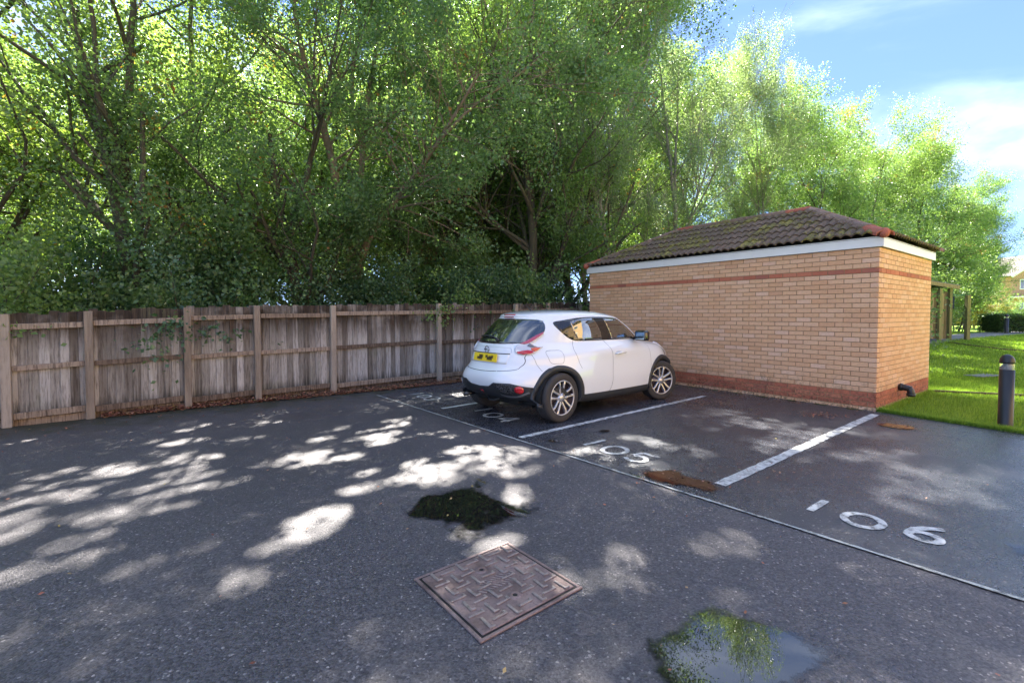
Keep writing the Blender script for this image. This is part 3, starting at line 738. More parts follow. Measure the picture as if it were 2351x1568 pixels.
def project(p2, frame, out):
    """frame: (dir, haxis) ; p2 = (h, z)"""
    d, h = frame; o = h * p2[0] + Vector((0, 0, p2[1])) - d * 6
    if abs(d.z) > .5: o = Vector((p2[0], p2[1] * h.y, 6))
    hit = BVH.ray_cast(o, d)
    if hit[0] is None: return None
    n = hit[1]
    if n.dot(d) > 0: n = -n
    return hit[0] + n * out
REAR = (Vector((1, 0, 0)), Vector((0, -1, 0)))       # seen from behind, h to the right (towards -y)
SIDER = (Vector((0, 1, 0)), Vector((1, 0, 0)))       # seen from the right side, h forwards
DIAG = (Vector((1, 1, 0)).normalized(), Vector((1, -1, 0)).normalized())
def mirror(fr): return (Vector((fr[0].x, -fr[0].y, 0)), Vector((fr[1].x, -fr[1].y, 0)))
def smooth_poly(pts, k=4):
    n = len(pts); out = []
    for i in range(n):
        a, b, c_, d = [np.array(pts[(i + q) % n], float) for q in (-1, 0, 1, 2)]
        for j in range(k): out.append(tuple(cr(a, b, c_, d, j / k)))
    return out
def patch(name, pts, frame, out, m, parent=None, step=.035, smoothp=True, mir=False, label=None):
    res = None
    for mi in ((False, True) if mir else (False,)):
        fr = mirror(frame) if mi else frame
        bm = bmesh.new(); P = smooth_poly(pts) if smoothp else pts
        vs = [bm.verts.new((x, 0, z)) for x, z in P]; bm.faces.new(vs)
        x0, x1 = min(p[0] for p in P), max(p[0] for p in P); z0, z1 = min(p[1] for p in P), max(p[1] for p in P)
        for ax, lo, hi in ((0, x0, x1), (2, z0, z1)):
            v = lo + step
            while v < hi:
                co = Vector((0, 0, 0)); co[ax] = v; no = Vector((0, 0, 0)); no[ax] = 1
                bmesh.ops.bisect_plane(bm, geom=bm.verts[:] + bm.edges[:] + bm.faces[:], plane_co=co, plane_no=no); v += step
        bmesh.ops.triangulate(bm, faces=bm.faces)
        bad = []
        for v in bm.verts:
            q = project((v.co.x, v.co.z), fr, out)
            if q is None: bad.append(v)
            else: v.co = q
        if bad: bmesh.ops.delete(bm, geom=bad, context='VERTS')
        # thin skirt down to the body
        be = [e for e in bm.edges if e.is_boundary]
        r = bmesh.ops.extrude_edge_only(bm, edges=be); 
        for v in [g for g in r['geom'] if isinstance(g, bmesh.types.BMVert)]: v.co += fr[0] * min(.02, out * 1.3)
        me = bm_mesh(name, bm, m, False)
        for p in me.polygons: p.use_smooth = True
        o = link(name, me, parent or car); tag(o, label); res = res or o
    return res
def band(name, path, frame, w, out, m, parent=None, mir=False, closed=False):
    """thin ribbon along a 2-D path"""
    for mi in ((False, True) if mir else (False,)):
        fr = mirror(frame) if mi else frame
        dense = []
        P = [np.array(p, float) for p in path]
        n = len(P); rg = range(n if closed else n - 1)
        for i in rg:
            a, b, c_, d = (P[(i - 1) % n] if closed or i else P[0]), P[i], P[(i + 1) % n], (P[(i + 2) % n] if closed or i < n - 2 else P[-1])
            for j in range(6): dense.append(cr(a, b, c_, d, j / 6))
        dense.append(P[0] if closed else P[-1])
        bm = bmesh.new(); prev = None
        for i, p in enumerate(dense):
            d = dense[min(i + 1, len(dense) - 1)] - dense[max(i - 1, 0)]; L = math.hypot(*d) or 1; nn = np.array((-d[1], d[0])) / L * w / 2
            q = [project(tuple(p + nn), fr, out), project(tuple(p - nn), fr, out)]
            if None in q: prev = None; continue
            cur = [bm.verts.new(v) for v in q]
            if prev: bm.faces.new((prev[0], prev[1], cur[1], cur[0]))
            prev = cur
        link(name, bm_mesh(name, bm, m, True), parent or car)
# glasshouse
DLO = [(.86, 1.330), (.98, 1.175), (1.12, 1.095), (1.30, 1.075), (2.0, 1.068), (2.64, 1.060), (2.82, 1.050), (2.73, 1.12), (2.52, 1.25), (2.32, 1.355), (2.14, 1.40), (1.75, 1.420), (1.35, 1.410), (1.05, 1.375)]
patch('window_surround', DLO, SIDER, .0025, m_blackg, mir=True, step=.05)
patch('rear_side_window', [(1.13, 1.345), (1.16, 1.22), (1.22, 1.115), (1.34, 1.088), (1.76, 1.082), (1.74, 1.20), (1.67, 1.325), (1.61, 1.398), (1.40, 1.392), (1.22, 1.37)], SIDER, .005, m_glass2, mir=True, smoothp=False)
patch('front_side_window', [(1.86, 1.385), (1.94, 1.22), (2.00, 1.082), (2.62, 1.072), (2.66, 1.085), (2.60, 1.16), (2.43, 1.28), (2.28, 1.345), (2.12, 1.382)], SIDER, .005, m_glass2, mir=True, smoothp=False)
patch('windscreen', [(-.56, 1.085), (-.45, 1.07), (0, 1.06), (.45, 1.07), (.56, 1.085), (.49, 1.24), (.41, 1.36), (.2, 1.37), (-.2, 1.37), (-.41, 1.36), (-.49, 1.24)], (Vector((-1, 0, 0)), Vector((0, 1, 0))), .004, m_glass)
patch('rear_window', [(-.46, 1.065), (0, 1.05), (.46, 1.065), (.535, 1.11), (.565, 1.18), (.555, 1.26), (.510, 1.335), (.42, 1.378), (0, 1.395), (-.42, 1.378), (-.510, 1.335), (-.555, 1.26), (-.565, 1.18), (-.535, 1.11)], REAR, .004, m_glass)
# rear wiper, badge, plate, tailgate lines
bm = bmesh.new(); wp = [project(p, REAR, .028) for p in ((-.30, 1.125), (-.15, 1.135), (.02, 1.128), (.14, 1.095))]; add_tube(bm, wp, [.010, .011, .012, .012], 6); add_tube(bm, [wp[-1], project((.14, 1.085), REAR, .004)], .022, 10)
link('rear_wiper', bm_mesh('rear_wiper', bm, m_clad, True), car)
TG = [(-.56, .90), (-.575, .83), (-.55, .765), (-.47, .715), (0, .69), (.47, .715), (.55, .765), (.575, .83), (.56, .90), (.60, 1.0)]
band('tailgate_gap', [(-.60, 1.0)] + TG, REAR, .007, .0012, m_seam)
band('tailgate_crease', [(-.40, .925), (-.2, .925), (.2, .925), (.40, .925)], REAR, .012, .003, m_seam)
band('tailgate_crease', [(-.41, .93), (-.395, .985), (-.33, 1.005), (0, 1.012), (.33, 1.005), (.395, .985), (.41, .93)], REAR, .004, .002, simple('soft_crease', (.45, .46, .48), .4))
patch('plate_recess', [(-.40, .925), (.40, .925), (.385, .79), (-.385, .79)], REAR, .0015, m_white, smoothp=False)
pc = project((0, .862), REAR, .012)
m_plate = M('yellow_plate'); tcp = m_plate.n('TexCoord').outputs['Object']; m_plate.p(color=(.88, .62, .03), rough=.4); m_plate = m_plate.m
pl = link('number_plate', boxmesh('number_plate', (.012, .50, .112), m_plate, .003), car, loc=pc, rot=(0, R(10), 0))
# characters are blurred beyond reading in the photograph: soft dark smudges
m_smudge = simple('smudged_print', (.07, .05, .02), .5); m_smudge2 = simple('faint_print', (.34, .22, .02), .5)
bm = bmesh.new(); bm2 = bmesh.new()
for y0, y1, z0, z1 in ((.165, .105, -.026, -.002), (.125, .065, -.030, .026), (.085, .05, -.008, .022), (-.015, -.055, .0, .026), (-.05, -.10, -.028, .004), (-.085, -.15, -.030, .016), (-.145, -.17, -.004, .024)):
    add_box(bm, (-.0068, (y0 + y1) / 2, (z0 + z1) / 2), (.001, abs(y1 - y0), z1 - z0), bev=.0004); add_box(bm2, (-.0064, (y0 + y1) / 2, (z0 + z1) / 2), (.0008, abs(y1 - y0) + .018, z1 - z0 + .018))
link('plate_print', bm_mesh('plate_print', bm, m_smudge), pl); link('plate_print', bm_mesh('plate_print', bm2, m_smudge2), pl)
bc = project((0, .968), REAR, .010)
bm = bmesh.new(); rr = .044
for a0, a1 in ((20, 165), (200, 345)): add_tube(bm, [bc + Vector((0, -rr * math.cos(R(a)), rr * math.sin(R(a)))) for a in np.linspace(a0, a1, 14)], .007, 6)
add_tube(bm, [bc + Vector((-.002, .054, 0)), bc + Vector((-.004, 0, 0)), bc + Vector((-.002, -.054, 0))], .009, 6)
link('badge', bm_mesh('badge', bm, m_chrome, True), car)
m_let = simple('silver_script', (.35, .35, .36), .3, metal=.8)
patch('name_script', [(-.51, .805), (-.40, .800), (-.40, .785), (-.51, .79)], REAR, .003, m_let, smoothp=False, step=.05)
# high stop lamp, aerial
patch('stop_lamp', [(-.12, 1.446), (.12, 1.446), (.10, 1.418), (-.10, 1.418)], REAR, .012, m_red, smoothp=False, step=.05)
bm = bmesh.new(); add_tube(bm, [(1.0, 0, 1.505), (.95, 0, 1.55), (.90, 0, 1.58)], [.010, .005, .003], 6); add_box(bm, (1.0, 0, 1.512), (.06, .03, .02), bev=.005); link('aerial', bm_mesh('aerial', bm, m_clad, True), car)
# boomerang tail lamps wrapping the rear corners (seen diagonally)
def px2h(px, py): return ((px - 1175.5) / 178.5 + .45, 1.46 - (py - 721) / 178.5)
LAMP = [px2h(*p) for p in ((1184, 806), (1187, 799), (1194, 794), (1206, 790), (1222, 781), (1238, 772), (1252, 766), (1253.5, 772), (1243, 781), (1231, 789), (1223, 794), (1228, 798), (1238, 800.5), (1251, 801), (1243, 807), (1235, 813), (1224, 818), (1205, 819.5), (1191, 817), (1185.5, 812))]
lamp = patch('tail_lamp', LAMP, DIAG, .016, m_clear, mir=False, step=.02, smoothp=False)
ARM = [px2h(*p) for p in ((1196, 793.5), (1206, 790), (1222, 781), (1238, 772), (1252, 766), (1252, 770), (1240, 779), (1228, 787), (1219, 792), (1207, 795))]
REDL = [px2h(*p) for p in ((1189, 812), (1200, 810), (1216, 808), (1226, 810), (1230, 814), (1222, 816.5), (1205, 818), (1192, 816))]
ORA = [px2h(*p) for p in ((1222, 804), (1232, 802.5), (1246, 803), (1238, 809), (1231, 812), (1224, 809))]
GRY = [px2h(*p) for p in ((1219, 793), (1223, 794.5), (1230, 799), (1238, 801.5), (1222, 802), (1213, 799))]
for mm, fr in ((0, DIAG), (1, mirror(DIAG))):
    L_ = lamp if mm == 0 else patch('tail_lamp', LAMP, fr, .016, m_clear, step=.02, smoothp=False)
    patch('lamp_arm', ARM, fr, .020, m_pink, L_, .02, False); patch('stop_lens', REDL, fr, .020, m_red, L_, .02, False)
    patch('indicator_lens', ORA, fr, .020, m_orange, L_, .02, False); patch('lamp_bezel', GRY, fr, .019, simple('lamp_grey', (.16, .16, .19), .2), L_, .02, False)
# rear bumper: black valance with mesh corners, fog lamp, reflector, tailpipe
VAL = [(-.84, .33), (-.84, .47), (-.70, .50), (-.52, .555), (-.30, .555), (-.20, .50), (0, .485), (.20, .50), (.30, .555), (.52, .555), (.70, .50), (.84, .47), (.84, .33), (.5, .30), (0, .29), (-.5, .30)]
patch('bumper_valance', VAL, REAR, .010, m_clad, smoothp=False, step=.03)
m_mesh = M('honeycomb_grille'); hv = m_mesh.n('TexVoronoi', {'Vector': m_mesh.pos(), 'Scale': 42.}, feature='DISTANCE_TO_EDGE').outputs['Distance']
m_mesh.p(color=m_mesh.mix(m_mesh.rng(hv, .05, .14), (.10, .105, .12), (.006, .006, .007)), rough=.5, normal=m_mesh.bump(m_mesh.rng(hv, 0, .15, 1, 0), 1, .01)); m_mesh = m_mesh.m
for s in (1, -1):
    GP = [(.27 * s, .545), (.40 * s, .548), (.58 * s, .530), (.64 * s, .47), (.52 * s, .415), (.40 * s, .43), (.32 * s, .49)]
    patch('bumper_grille', GP, REAR, .0125, m_mesh, smoothp=False, step=.04)
    fr_ = DIAG if s == 1 else mirror(DIAG)
    fc = (.60 * s, .475); fo = patch('fog_lamp', [(fc[0] + .036 * math.cos(a) * s, fc[1] + .046 * math.sin(a)) for a in np.linspace(0, 2 * math.pi, 16, endpoint=False)], REAR, .024, m_red if s == 1 else m_clear, smoothp=False, step=.03)
    band('bumper_lip', [(.36 * s, .405), (.46 * s, .385), (.58 * s, .392), (.68 * s, .44)], REAR, .022, .016, simple('grey_plastic', (.13, .135, .15), .4))
patch('rear_reflector', [(-.03, .435), (.03, .435), (.0, .385)], REAR, .018, m_red, smoothp=False, step=.05)
bm = bmesh.new(); add_tube(bm, [(.40, .50, .30), (.13, .52, .285)], .03, 14); link('tailpipe', bm_mesh('tailpipe', bm, simple('tailpipe_steel', (.10, .09, .085), .35, metal=1.), True), car)
bm = bmesh.new(); add_tube(bm, [(.20, .05, .31), (.17, -.02, .275), (.17, -.12, .275), (.20, -.20, .31)], .012, 8); link('towing_eye', bm_mesh('towing_eye', bm, m_clad, True), car)
bm = bmesh.new(); add_box(bm, (2.05, 0, .27), (3.2, 1.15, .14)); add_box(bm, (2.0, 0, .36), (3.4, .95, .2)); link('underbody', bm_mesh('underbody', bm, m_void), car)
# panel gaps along the side
gap = [(1.79, 1.062), (1.88, .93), (1.90, .78), (1.885, .60), (1.875, .46), (1.83, .36), (1.78, .315)]
band('door_gap', gap, SIDER, .006, .0012, m_seam, mir=True)
band('door_gap', [(1.13, 1.085), (1.08, .98), (1.085, .90), (1.13, .77), (1.17, .70)], SIDER, .005, .0012, m_seam, mir=True)
band('door_gap', [(2.90, 1.03), (2.92, .90), (2.92, .70), (2.905, .50), (2.875, .40)], SIDER, .005, .0012, m_seam, mir=True)
band('bumper_gap', [(.42, .925), (.44, .86), (.46, .78), (.50, .70)], SIDER, .004, .0012, m_seam, mir=True)
band('fuel_flap_gap', [(.62, .955), (.75, .965), (.84, .955), (.86, .89), (.83, .80), (.75, .79), (.65, .80), (.62, .87)], SIDER, .004, .0012, m_seam, closed=True)
band('bonnet_gap', [(2.95, .985), (3.2, .95), (3.5, .915), (3.72, .87)], SIDER, .005, .0012, m_seam, mir=True)
# door handle, mirrors, wing top lamp
m_hand = m_white
for s in (-1, 1):
    fr = SIDER if s < 0 else mirror(SIDER)
    a, b, c_ = project((1.98, .865), fr, .03), project((2.08, .872), fr, .038), project((2.22, .872), fr, .012)
    bm = bmesh.new(); add_tube(bm, [project((1.965, .862), fr, .002), a, b, c_], [.014, .014, .013, .012], 8); link('door_handle', bm_mesh('door_handle', bm, m_hand, True), car)
    patch('handle_cup', [(1.99, .90), (2.06, .905), (2.12, .89), (2.12, .85), (2.04, .845), (1.99, .86)], fr, .0015, simple('cup_shade', (.55, .56, .58), .3), step=.04)
    mp_ = Vector((2.60, s * .885, 1.115))
    bm = bmesh.new(); add_box(bm, mp_, (.135, .22, .165), rot=Matrix.Rotation(R(6 * s), 3, 'Z')); r_ = bmesh.ops.bevel(bm, geom=bm.edges[:], offset=.045, segments=3, affect='EDGES', profile=.6)
    add_tube(bm, [(2.64, s * .70, 1.06), (2.63, s * .80, 1.08)], .03, 8)
    mo = link('door_mirror', bm_mesh('door_mirror', bm, m_blackg, True), car)
    bm = bmesh.new(); add_box(bm, mp_ + Vector((-.070, s * .004, .0)), (.006, .165, .115), rot=Matrix.Rotation(R(6 * s), 3, 'Z'), bev=.002); link('mirror_glass', bm_mesh('mirror_glass', bm, simple('mirror_silver', (.35, .5, .65), .03, metal=1.)), mo)
    TOPF = (Vector((0, 0, -1)), Vector((0, s, 0)))
    patch('wing_lamp', [(3.36, .60), (3.48, .575), (3.66, .60), (3.76, .66), (3.64, .705), (3.46, .69)], TOPF, .022, m_clear, step=.03, smoothp=False)
    patch('wing_lamp_inset', [(3.39, .61), (3.47, .595), (3.54, .62), (3.50, .675), (3.44, .67)], TOPF, .027, simple('lamp_dark', (.10, .07, .06), .2), step=.03, smoothp=False)
    # wheel arch trims
    for wx in WX:
        bm = bmesh.new(); rg = []
        for k in range(49):
            a = R((-17 if wx > 2 else -22) + (224 if wx > 2 else 217) * k / 48); row = []
            for rr_, ou in ((AR - .018, -.07), (AR - .018, .012), (AR + .035, .018), (AR + .058, .010), (AR + .062, -.012)):
                p = (wx + rr_ * math.cos(a), WR - .01 + rr_ * math.sin(a))
                if p[1] < .245: p = (p[0], .245)
                q = project(p, fr, 0)
                if q is None: q = Vector((p[0], s * .82, p[1]))
                q.y = s * max(abs(q.y), .80 if .6 < p[0] < 3.6 else .70) + s * ou
                row.append(bm.verts.new(q))
            rg.append(row)
        for r0, r1 in zip(rg, rg[1:]):
            for k in range(4): bm.faces.new((r0[k], r0[k + 1], r1[k + 1], r1[k]))
        link('arch_trim', bm_mesh('arch_trim', bm, m_clad, True), car)
        bm = bmesh.new(); add_lathe(bm, [(AR - .002, .0), (AR - .002, .34), (0, .34)], 40, Matrix.Translation((wx, s * .80, WR - .01)) @ Matrix.Rotation(R(90 * s), 4, 'X'))
        bmesh.ops.bisect_plane(bm, geom=bm.verts[:] + bm.edges[:] + bm.faces[:], plane_co=(0, 0, .26), plane_no=(0, 0, -1), clear_outer=True)
        link('wheel_well', bm_mesh('wheel_well', bm, m_void, True), car)
# wheels: tyre > as part; rim, spokes, hub as sub-parts of the wheel
def wheel(x, y, steer):
    s = -1 if y < 0 else 1
    Wm = Matrix.Translation((x, y, WR)) @ Matrix.Rotation(R(steer), 4, 'Z') @ Matrix.Rotation(R(90) * (-s), 4, 'X')    # local +z points outwards
    bm = bmesh.new(); prof = [(.232, -.100), (.262, -.108), (.300, -.106), (.322, -.098), (.332, -.080), (.334, -.04), (.334, -.030), (.329, -.029), (.329, -.022), (.334, -.021), (.334, .021), (.329, .022), (.329, .029), (.334, .030), (.334, .04), (.332, .080), (.322, .098), (.300, .106), (.262, .108), (.236, .104), (.226, .088), (.226, -.09)]
    add_lathe(bm, prof, 64, Matrix.Identity(4), closed=True)
    t = link('wheel', bm_mesh('wheel', bm, m_rub, True), car); t.matrix_local = Wm
    bm = bmesh.new(); add_lathe(bm, [(.234, .103), (.228, .106), (.221, .098), (.214, .085), (.212, .03), (.10, .012), (0, .012)], 48); link('rim', bm_mesh('rim', bm, m_rimd, True), t)
    bm = bmesh.new(); add_lathe(bm, [(.236, .100), (.236, .1075), (.224, .1075), (.218, .094), (.226, .094)], 64, closed=True); link('rim_edge', bm_mesh('rim_edge', bm, m_alloy, True), t)
    bm = bmesh.new(); add_lathe(bm, [(.15, .02), (.15, .036), (.06, .036), (.05, .07), (0, .07)], 32); link('brake_disc', bm_mesh('brake_disc', bm, simple('brake_steel', (.16, .11, .10), .4, metal=.8), True), t)
    for k in range(5):
        bm = bmesh.new(); a0 = 2 * math.pi * k / 5 + math.pi / 2
        for sg in (-1, 1):
            def P_(r, o, h): return Vector((r * math.cos(a0) - o * math.sin(a0), r * math.sin(a0) + o * math.cos(a0), h))
            secs = []
            for r, o, hw, h in ((.035, .012, .020, .088), (.075, .030, .017, .090), (.13, .036, .014, .096), (.18, .045, .016, .102), (.222, .060, .024, .102)):
                ro = sg * o; secs.append([bm.verts.new(P_(r, ro - hw, h - .006)), bm.verts.new(P_(r, ro - hw * .5, h)), bm.verts.new(P_(r, ro + hw * .5, h)), bm.verts.new(P_(r, ro + hw, h - .006)), bm.verts.new(P_(r, ro + hw * .6, h - .045)), bm.verts.new(P_(r, ro - hw * .6, h - .045))])
            for s0, s1 in zip(secs, secs[1:]):
                for q in range(6): bm.faces.new((s0[q], s0[(q + 1) % 6], s1[(q + 1) % 6], s1[q]))
        link('spoke', bm_mesh('spoke', bm, m_alloy), t)
    bm = bmesh.new(); add_lathe(bm, [(.062, .06), (.060, .088), (.034, .094), (.030, .098), (0, .100)], 24)
    link('hub', bm_mesh('hub', bm, m_alloy, True), t)
    bm = bmesh.new()
    for k in range(5):
        a = 2 * math.pi * (k + .5) / 5 + math.pi / 2; add_lathe(bm, [(.012, .07), (.011, .090), (0, .090)], 8, Matrix.Translation((.052 * math.cos(a), .052 * math.sin(a), 0)))
    link('wheel_nuts', bm_mesh('wheel_nuts', bm, simple('nut_steel', (.2, .19, .18), .4, metal=1.), True), t)
for x, st in ((WX[0], 0), (WX[1], -17)):
    for y in (-.748, .748): wheel(x, y, st)
LM = [(-400, 'well beyond the left edge of the view'), (-60, 'just beyond the left edge of the view'), (110, 'above the first fence bay at left'), (315, 'above the second fence bay'), (510, 'above the third fence bay'), (680, 'left of the forked trunks'), (800, 'at the forked trunks'), (900, 'right of the forked trunks'), (1010, 'above the wide fence bay'), (1130, 'left of the car roof'), (1240, 'above the car roof'), (1340, 'beside the outbuilding left end'), (1450, 'behind the left end of the tile roof'), (1560, 'behind the left ridge end'), (1700, 'behind the middle of the ridge'), (1850, 'behind the right ridge end')]
def where(px): return min(LM, key=lambda q: abs(q[0] - px))[1]
from mathutils import noise as mnoise
# ------------------------------------------------------------------ trees
def leaf_mesh(name, centers, dirs, L, W, m, rs, up=.35, droop=0.):
    n = len(centers)
    a = rs.normal(size=(n, 3)); a[:, 2] -= droop; a += dirs * .6; a /= np.linalg.norm(a, axis=1, keepdims=True)
    nrm = rs.normal(size=(n, 3)) * (1 - up) + np.array((0, 0, up * 1.6)); b = np.cross(nrm, a); b /= np.linalg.norm(b, axis=1, keepdims=True) + 1e-9
    sz = rs.uniform(.6, 1.25, (n, 1)); a = a * L * sz; b = b * W * sz; c = np.cross(a, b); c /= np.linalg.norm(c, axis=1, keepdims=True) + 1e-9
    base = centers
    V = np.stack([base, base + a * .5 + b * .5 + c * L * .10, base + a, base + a * .5 - b * .5 + c * L * .10], 1).reshape(-1, 3)
    F = np.arange(4 * n).reshape(n, 4)
    att = np.repeat(np.clip(rs.normal(.5, .22, n), 0, 1), 4)
    return mesh_np(name, V, F, m, attr=att)
def rot_from(d, ang, az):
    d = Vector(d).normalized(); o = d.orthogonal().normalized(); o = Matrix.Rotation(az, 3, d) @ o
    return (Matrix.Rotation(ang, 3, o) @ d).normalized()
class Tree:
    def __init__(s, seed): s.r = random.Random(seed); s.segs = []; s.anch = []
    def branch(s, p, d, L, rad, depth, maxd, kids=4, wander=.18, gravity=.0, spread=(35, 65), taper=.45, leaf_from=2):
        n = max(3, int(L / .45)) if depth < maxd else 3; pts = [Vector(p)]; dd = Vector(d).normalized(); rads = [rad]
        for i in range(n):
            dd = (dd + Vector((s.r.gauss(0, wander), s.r.gauss(0, wander), s.r.gauss(0, wander) * .6 + gravity))).normalized()
            pts.append(pts[-1] + dd * (L / n)); rads.append(rad * (1 - (1 - taper) * (i + 1) / n))
        s.segs.append((pts, rads, depth))
        if depth >= leaf_from:
            for q in pts[1:]: s.anch.append((q, dd.copy(), depth))
        if depth < maxd:
            for k in range(kids):
                t = (k + s.r.uniform(.3, 1)) / kids; t = .25 + .75 * t; i = min(n - 1, int(t * n)); f = t * n - i
                q = pts[i].lerp(pts[i + 1], min(1, max(0, f))); base = (pts[min(i + 1, n)] - pts[i])
                nd = rot_from(base, R(s.r.uniform(*spread)), s.r.uniform(0, 2 * math.pi)); nd.z += .12; nd.normalize()
                s.branch(q, nd, L * s.r.uniform(.48, .70), rads[i] * .55, depth + 1, maxd, kids, wander, gravity, spread, taper, leaf_from)
            s.branch(pts[-1], dd, L * .55, rads[-1] * .9, depth + 1, maxd, kids, wander, gravity, spread, taper, leaf_from)
    def wood(s, name, m, maxdepth=3, minr=.006):
        bm = bmesh.new()
        for pts, rads, dep in s.segs:
            if dep > maxdepth: continue
            add_tube(bm, pts, [max(minr, r) for r in rads], 9 if dep == 0 else 6 if dep < 2 else 4, caps=False)
        return bm_mesh(name, bm, m, True)
    def leaves(s, name, per, sig, L, W, m, seed, flat=.7, droop=0, hang=0, up=.35, hole=-.04, hole_f=.85, hz=0, z0=3.5):
        rs = np.random.RandomState(seed); so_ = Vector((seed * 3.7, seed * 1.3, 0))
        an = [a for a in s.anch if mnoise.noise(a[0] * hole_f + so_) > hole + hz * min(1, max(0, (a[0].z - z0) / 4))]
        P = np.array([a[0][:] for a in an]); D = np.array([a[1][:] for a in an])
        P = np.repeat(P, per, 0); D = np.repeat(D, per, 0)
        off = rs.normal(size=P.shape) * sig; off[:, 2] *= flat
        if hang: off[:, 2] -= np.abs(rs.exponential(hang, len(P))); off[:, :2] *= .7
        print('LEAVES', name, seed, len(P))
        return leaf_mesh(name, P + off, D, L, W, m, rs, up=up, droop=droop)

# openings in the canopy, given by where their sunlight reaches the ground: x, y, half widths, openness
GAPS = np.array([(-4.0, 6.09, 0.2, 0.19, 1.0), (-3.77, 5.35, 0.25, 0.18, 1.0), (-3.27, 4.74, 0.22, 0.23, 1.0), (-3.61, 4.23, 0.18, 0.14, 1.0), (-3.05, 4.23, 0.18, 0.21, 1.0), (-4.11, 4.23, 0.18, 0.14, 1.0), (-4.04, 3.85, 0.2, 0.13, 1.0), (-3.67, 3.7, 0.17, 0.11, 1.0), (-2.85, 3.57, 0.2, 0.26, 1.0), (-3.05, 3.41, 0.13, 0.16, 1.0), (-3.51, 3.21, 0.18, 0.19, 1.0), (-3.85, 3.28, 0.15, 0.21, 1.0), (-2.8, 2.84, 0.09, 0.09, 1.0), (-2.82, 2.68, 0.1, 0.09, 1.0), (-2.56, 2.72, 0.1, 0.07, 0.5), (-2.76, 2.51, 0.11, 0.09, 1.0), (-2.25, 4.62, 0.09, 0.21, 1.0), (-2.43, 4.6, 0.06, 0.11, 1.0), (-2.09, 4.71, 0.1, 0.13, 1.0), (-2.48, 4.01, 0.08, 0.12, 1.0), (-1.31, 3.38, 0.11, 0.12, 1.0), (-1.36, 3.04, 0.1, 0.12, 1.0), (-1.49, 3.01, 0.06, 0.15, 1.0), (-1.99, 2.9, 0.05, 0.09, 0.7), (-1.66, 5.71, 0.16, 0.25, 1.0), (-1.49, 5.24, 0.17, 0.14, 1.0), (-1.63, 4.74, 0.13, 0.14, 1.0), (-2.19, 5.95, 0.05, 0.11, 1.0), (-1.42, 4.36, 0.08, 0.12, 1.0), (-1.26, 3.82, 0.09, 0.11, 1.0), (-2.29, 5.58, 0.12, 0.1, 1.0), (-2.09, 2.61, 0.07, 0.06, 0.5), (-1.57, 2.59, 0.06, 0.05, 0.5), (-0.68, 5.52, 0.16, 0.25, 1.0), (-0.6, 5.05, 0.19, 0.2, 1.0), (-0.33, 5.05, 0.17, 0.16, 1.0), (0.02, 4.86, 0.1, 0.12, 1.0), (-0.52, 4.6, 0.12, 0.27, 1.0), (-0.37, 4.37, 0.07, 0.1, 1.0), (-0.81, 4.3, 0.23, 0.24, 1.0), (-0.16, 4.45, 0.09, 0.15, 1.0), (-0.04, 4.3, 0.08, 0.12, 1.0), (-0.01, 3.91, 0.07, 0.12, 1.0), (-1.43, 6.56, 0.09, 0.17, 1.0), (-1.61, 6.32, 0.08, 0.13, 1.0), (-1.5, 6.09, 0.11, 0.12, 1.0), (0.24, 4.41, 0.1, 0.12, 0.5), (1.0, 4.72, 0.2, 0.19, 1.0), (0.76, 4.86, 0.11, 0.14, 1.0), (1.47, 5.41, 0.15, 0.17, 1.0), (1.64, 5.14, 0.17, 0.22, 1.0), (-0.93, 8.43, 0.14, 0.18, 1.0), (2.96, 6.68, 0.47, 0.4, 1.0), (3.26, 5.98, 0.48, 0.39, 1.0), (3.21, 5.14, 0.43, 0.34, 1.0), (3.48, 4.78, 0.4, 0.32, 0.8), (2.01, 4.99, 0.14, 0.13, 1.0), (3.59, 4.23, 0.36, 0.23, 0.7), (3.59, 3.7, 0.31, 0.16, 0.7), (3.56, 5.69, 0.48, 0.25, 1.0), (4.3, 5.61, 0.37, 0.18, 0.6), (2.97, 3.48, 0.07, 0.06, 0.7), (-0.25, 3.03, 0.07, 0.05, 1.0), (-0.1, 2.96, 0.06, 0.05, 1.0), (0.03, 3.63, 0.07, 0.1, 1.0), (0.68, 2.82, 0.04, 0.04, 0.7), (0.34, 2.44, 0.020999999999999998, 0.020999999999999998, 0.5), (1.18, 2.36, 0.077, 0.041999999999999996, 0.5), (0.61, 2.52, 0.06, 0.03, 0.4), (-1.96, 3.35, 0.06, 0.06, 0.5), (-4.69, 6.09, 0.17, 0.12, 0.6), (-3.11, 5.35, 0.15, 0.11, 0.7), (-5.64, 5.35, 0.2, 0.15, 0.6), (4.45, 4.18, 0.24, 0.13, 0.6), (1.34, 2.96, 0.17, 0.08, 0.4), (-3.38, 6.22, 0.12, 0.1, 0.6), (-1.17, 7.08, 0.11, 0.16, 0.7)])
_gn = np.random.RandomState(12)
_k = np.concatenate([_gn.normal(size=(6, 2)) * 5., _gn.normal(size=(6, 2)) * 13.]); _ph = _gn.uniform(0, 6.28, 12)
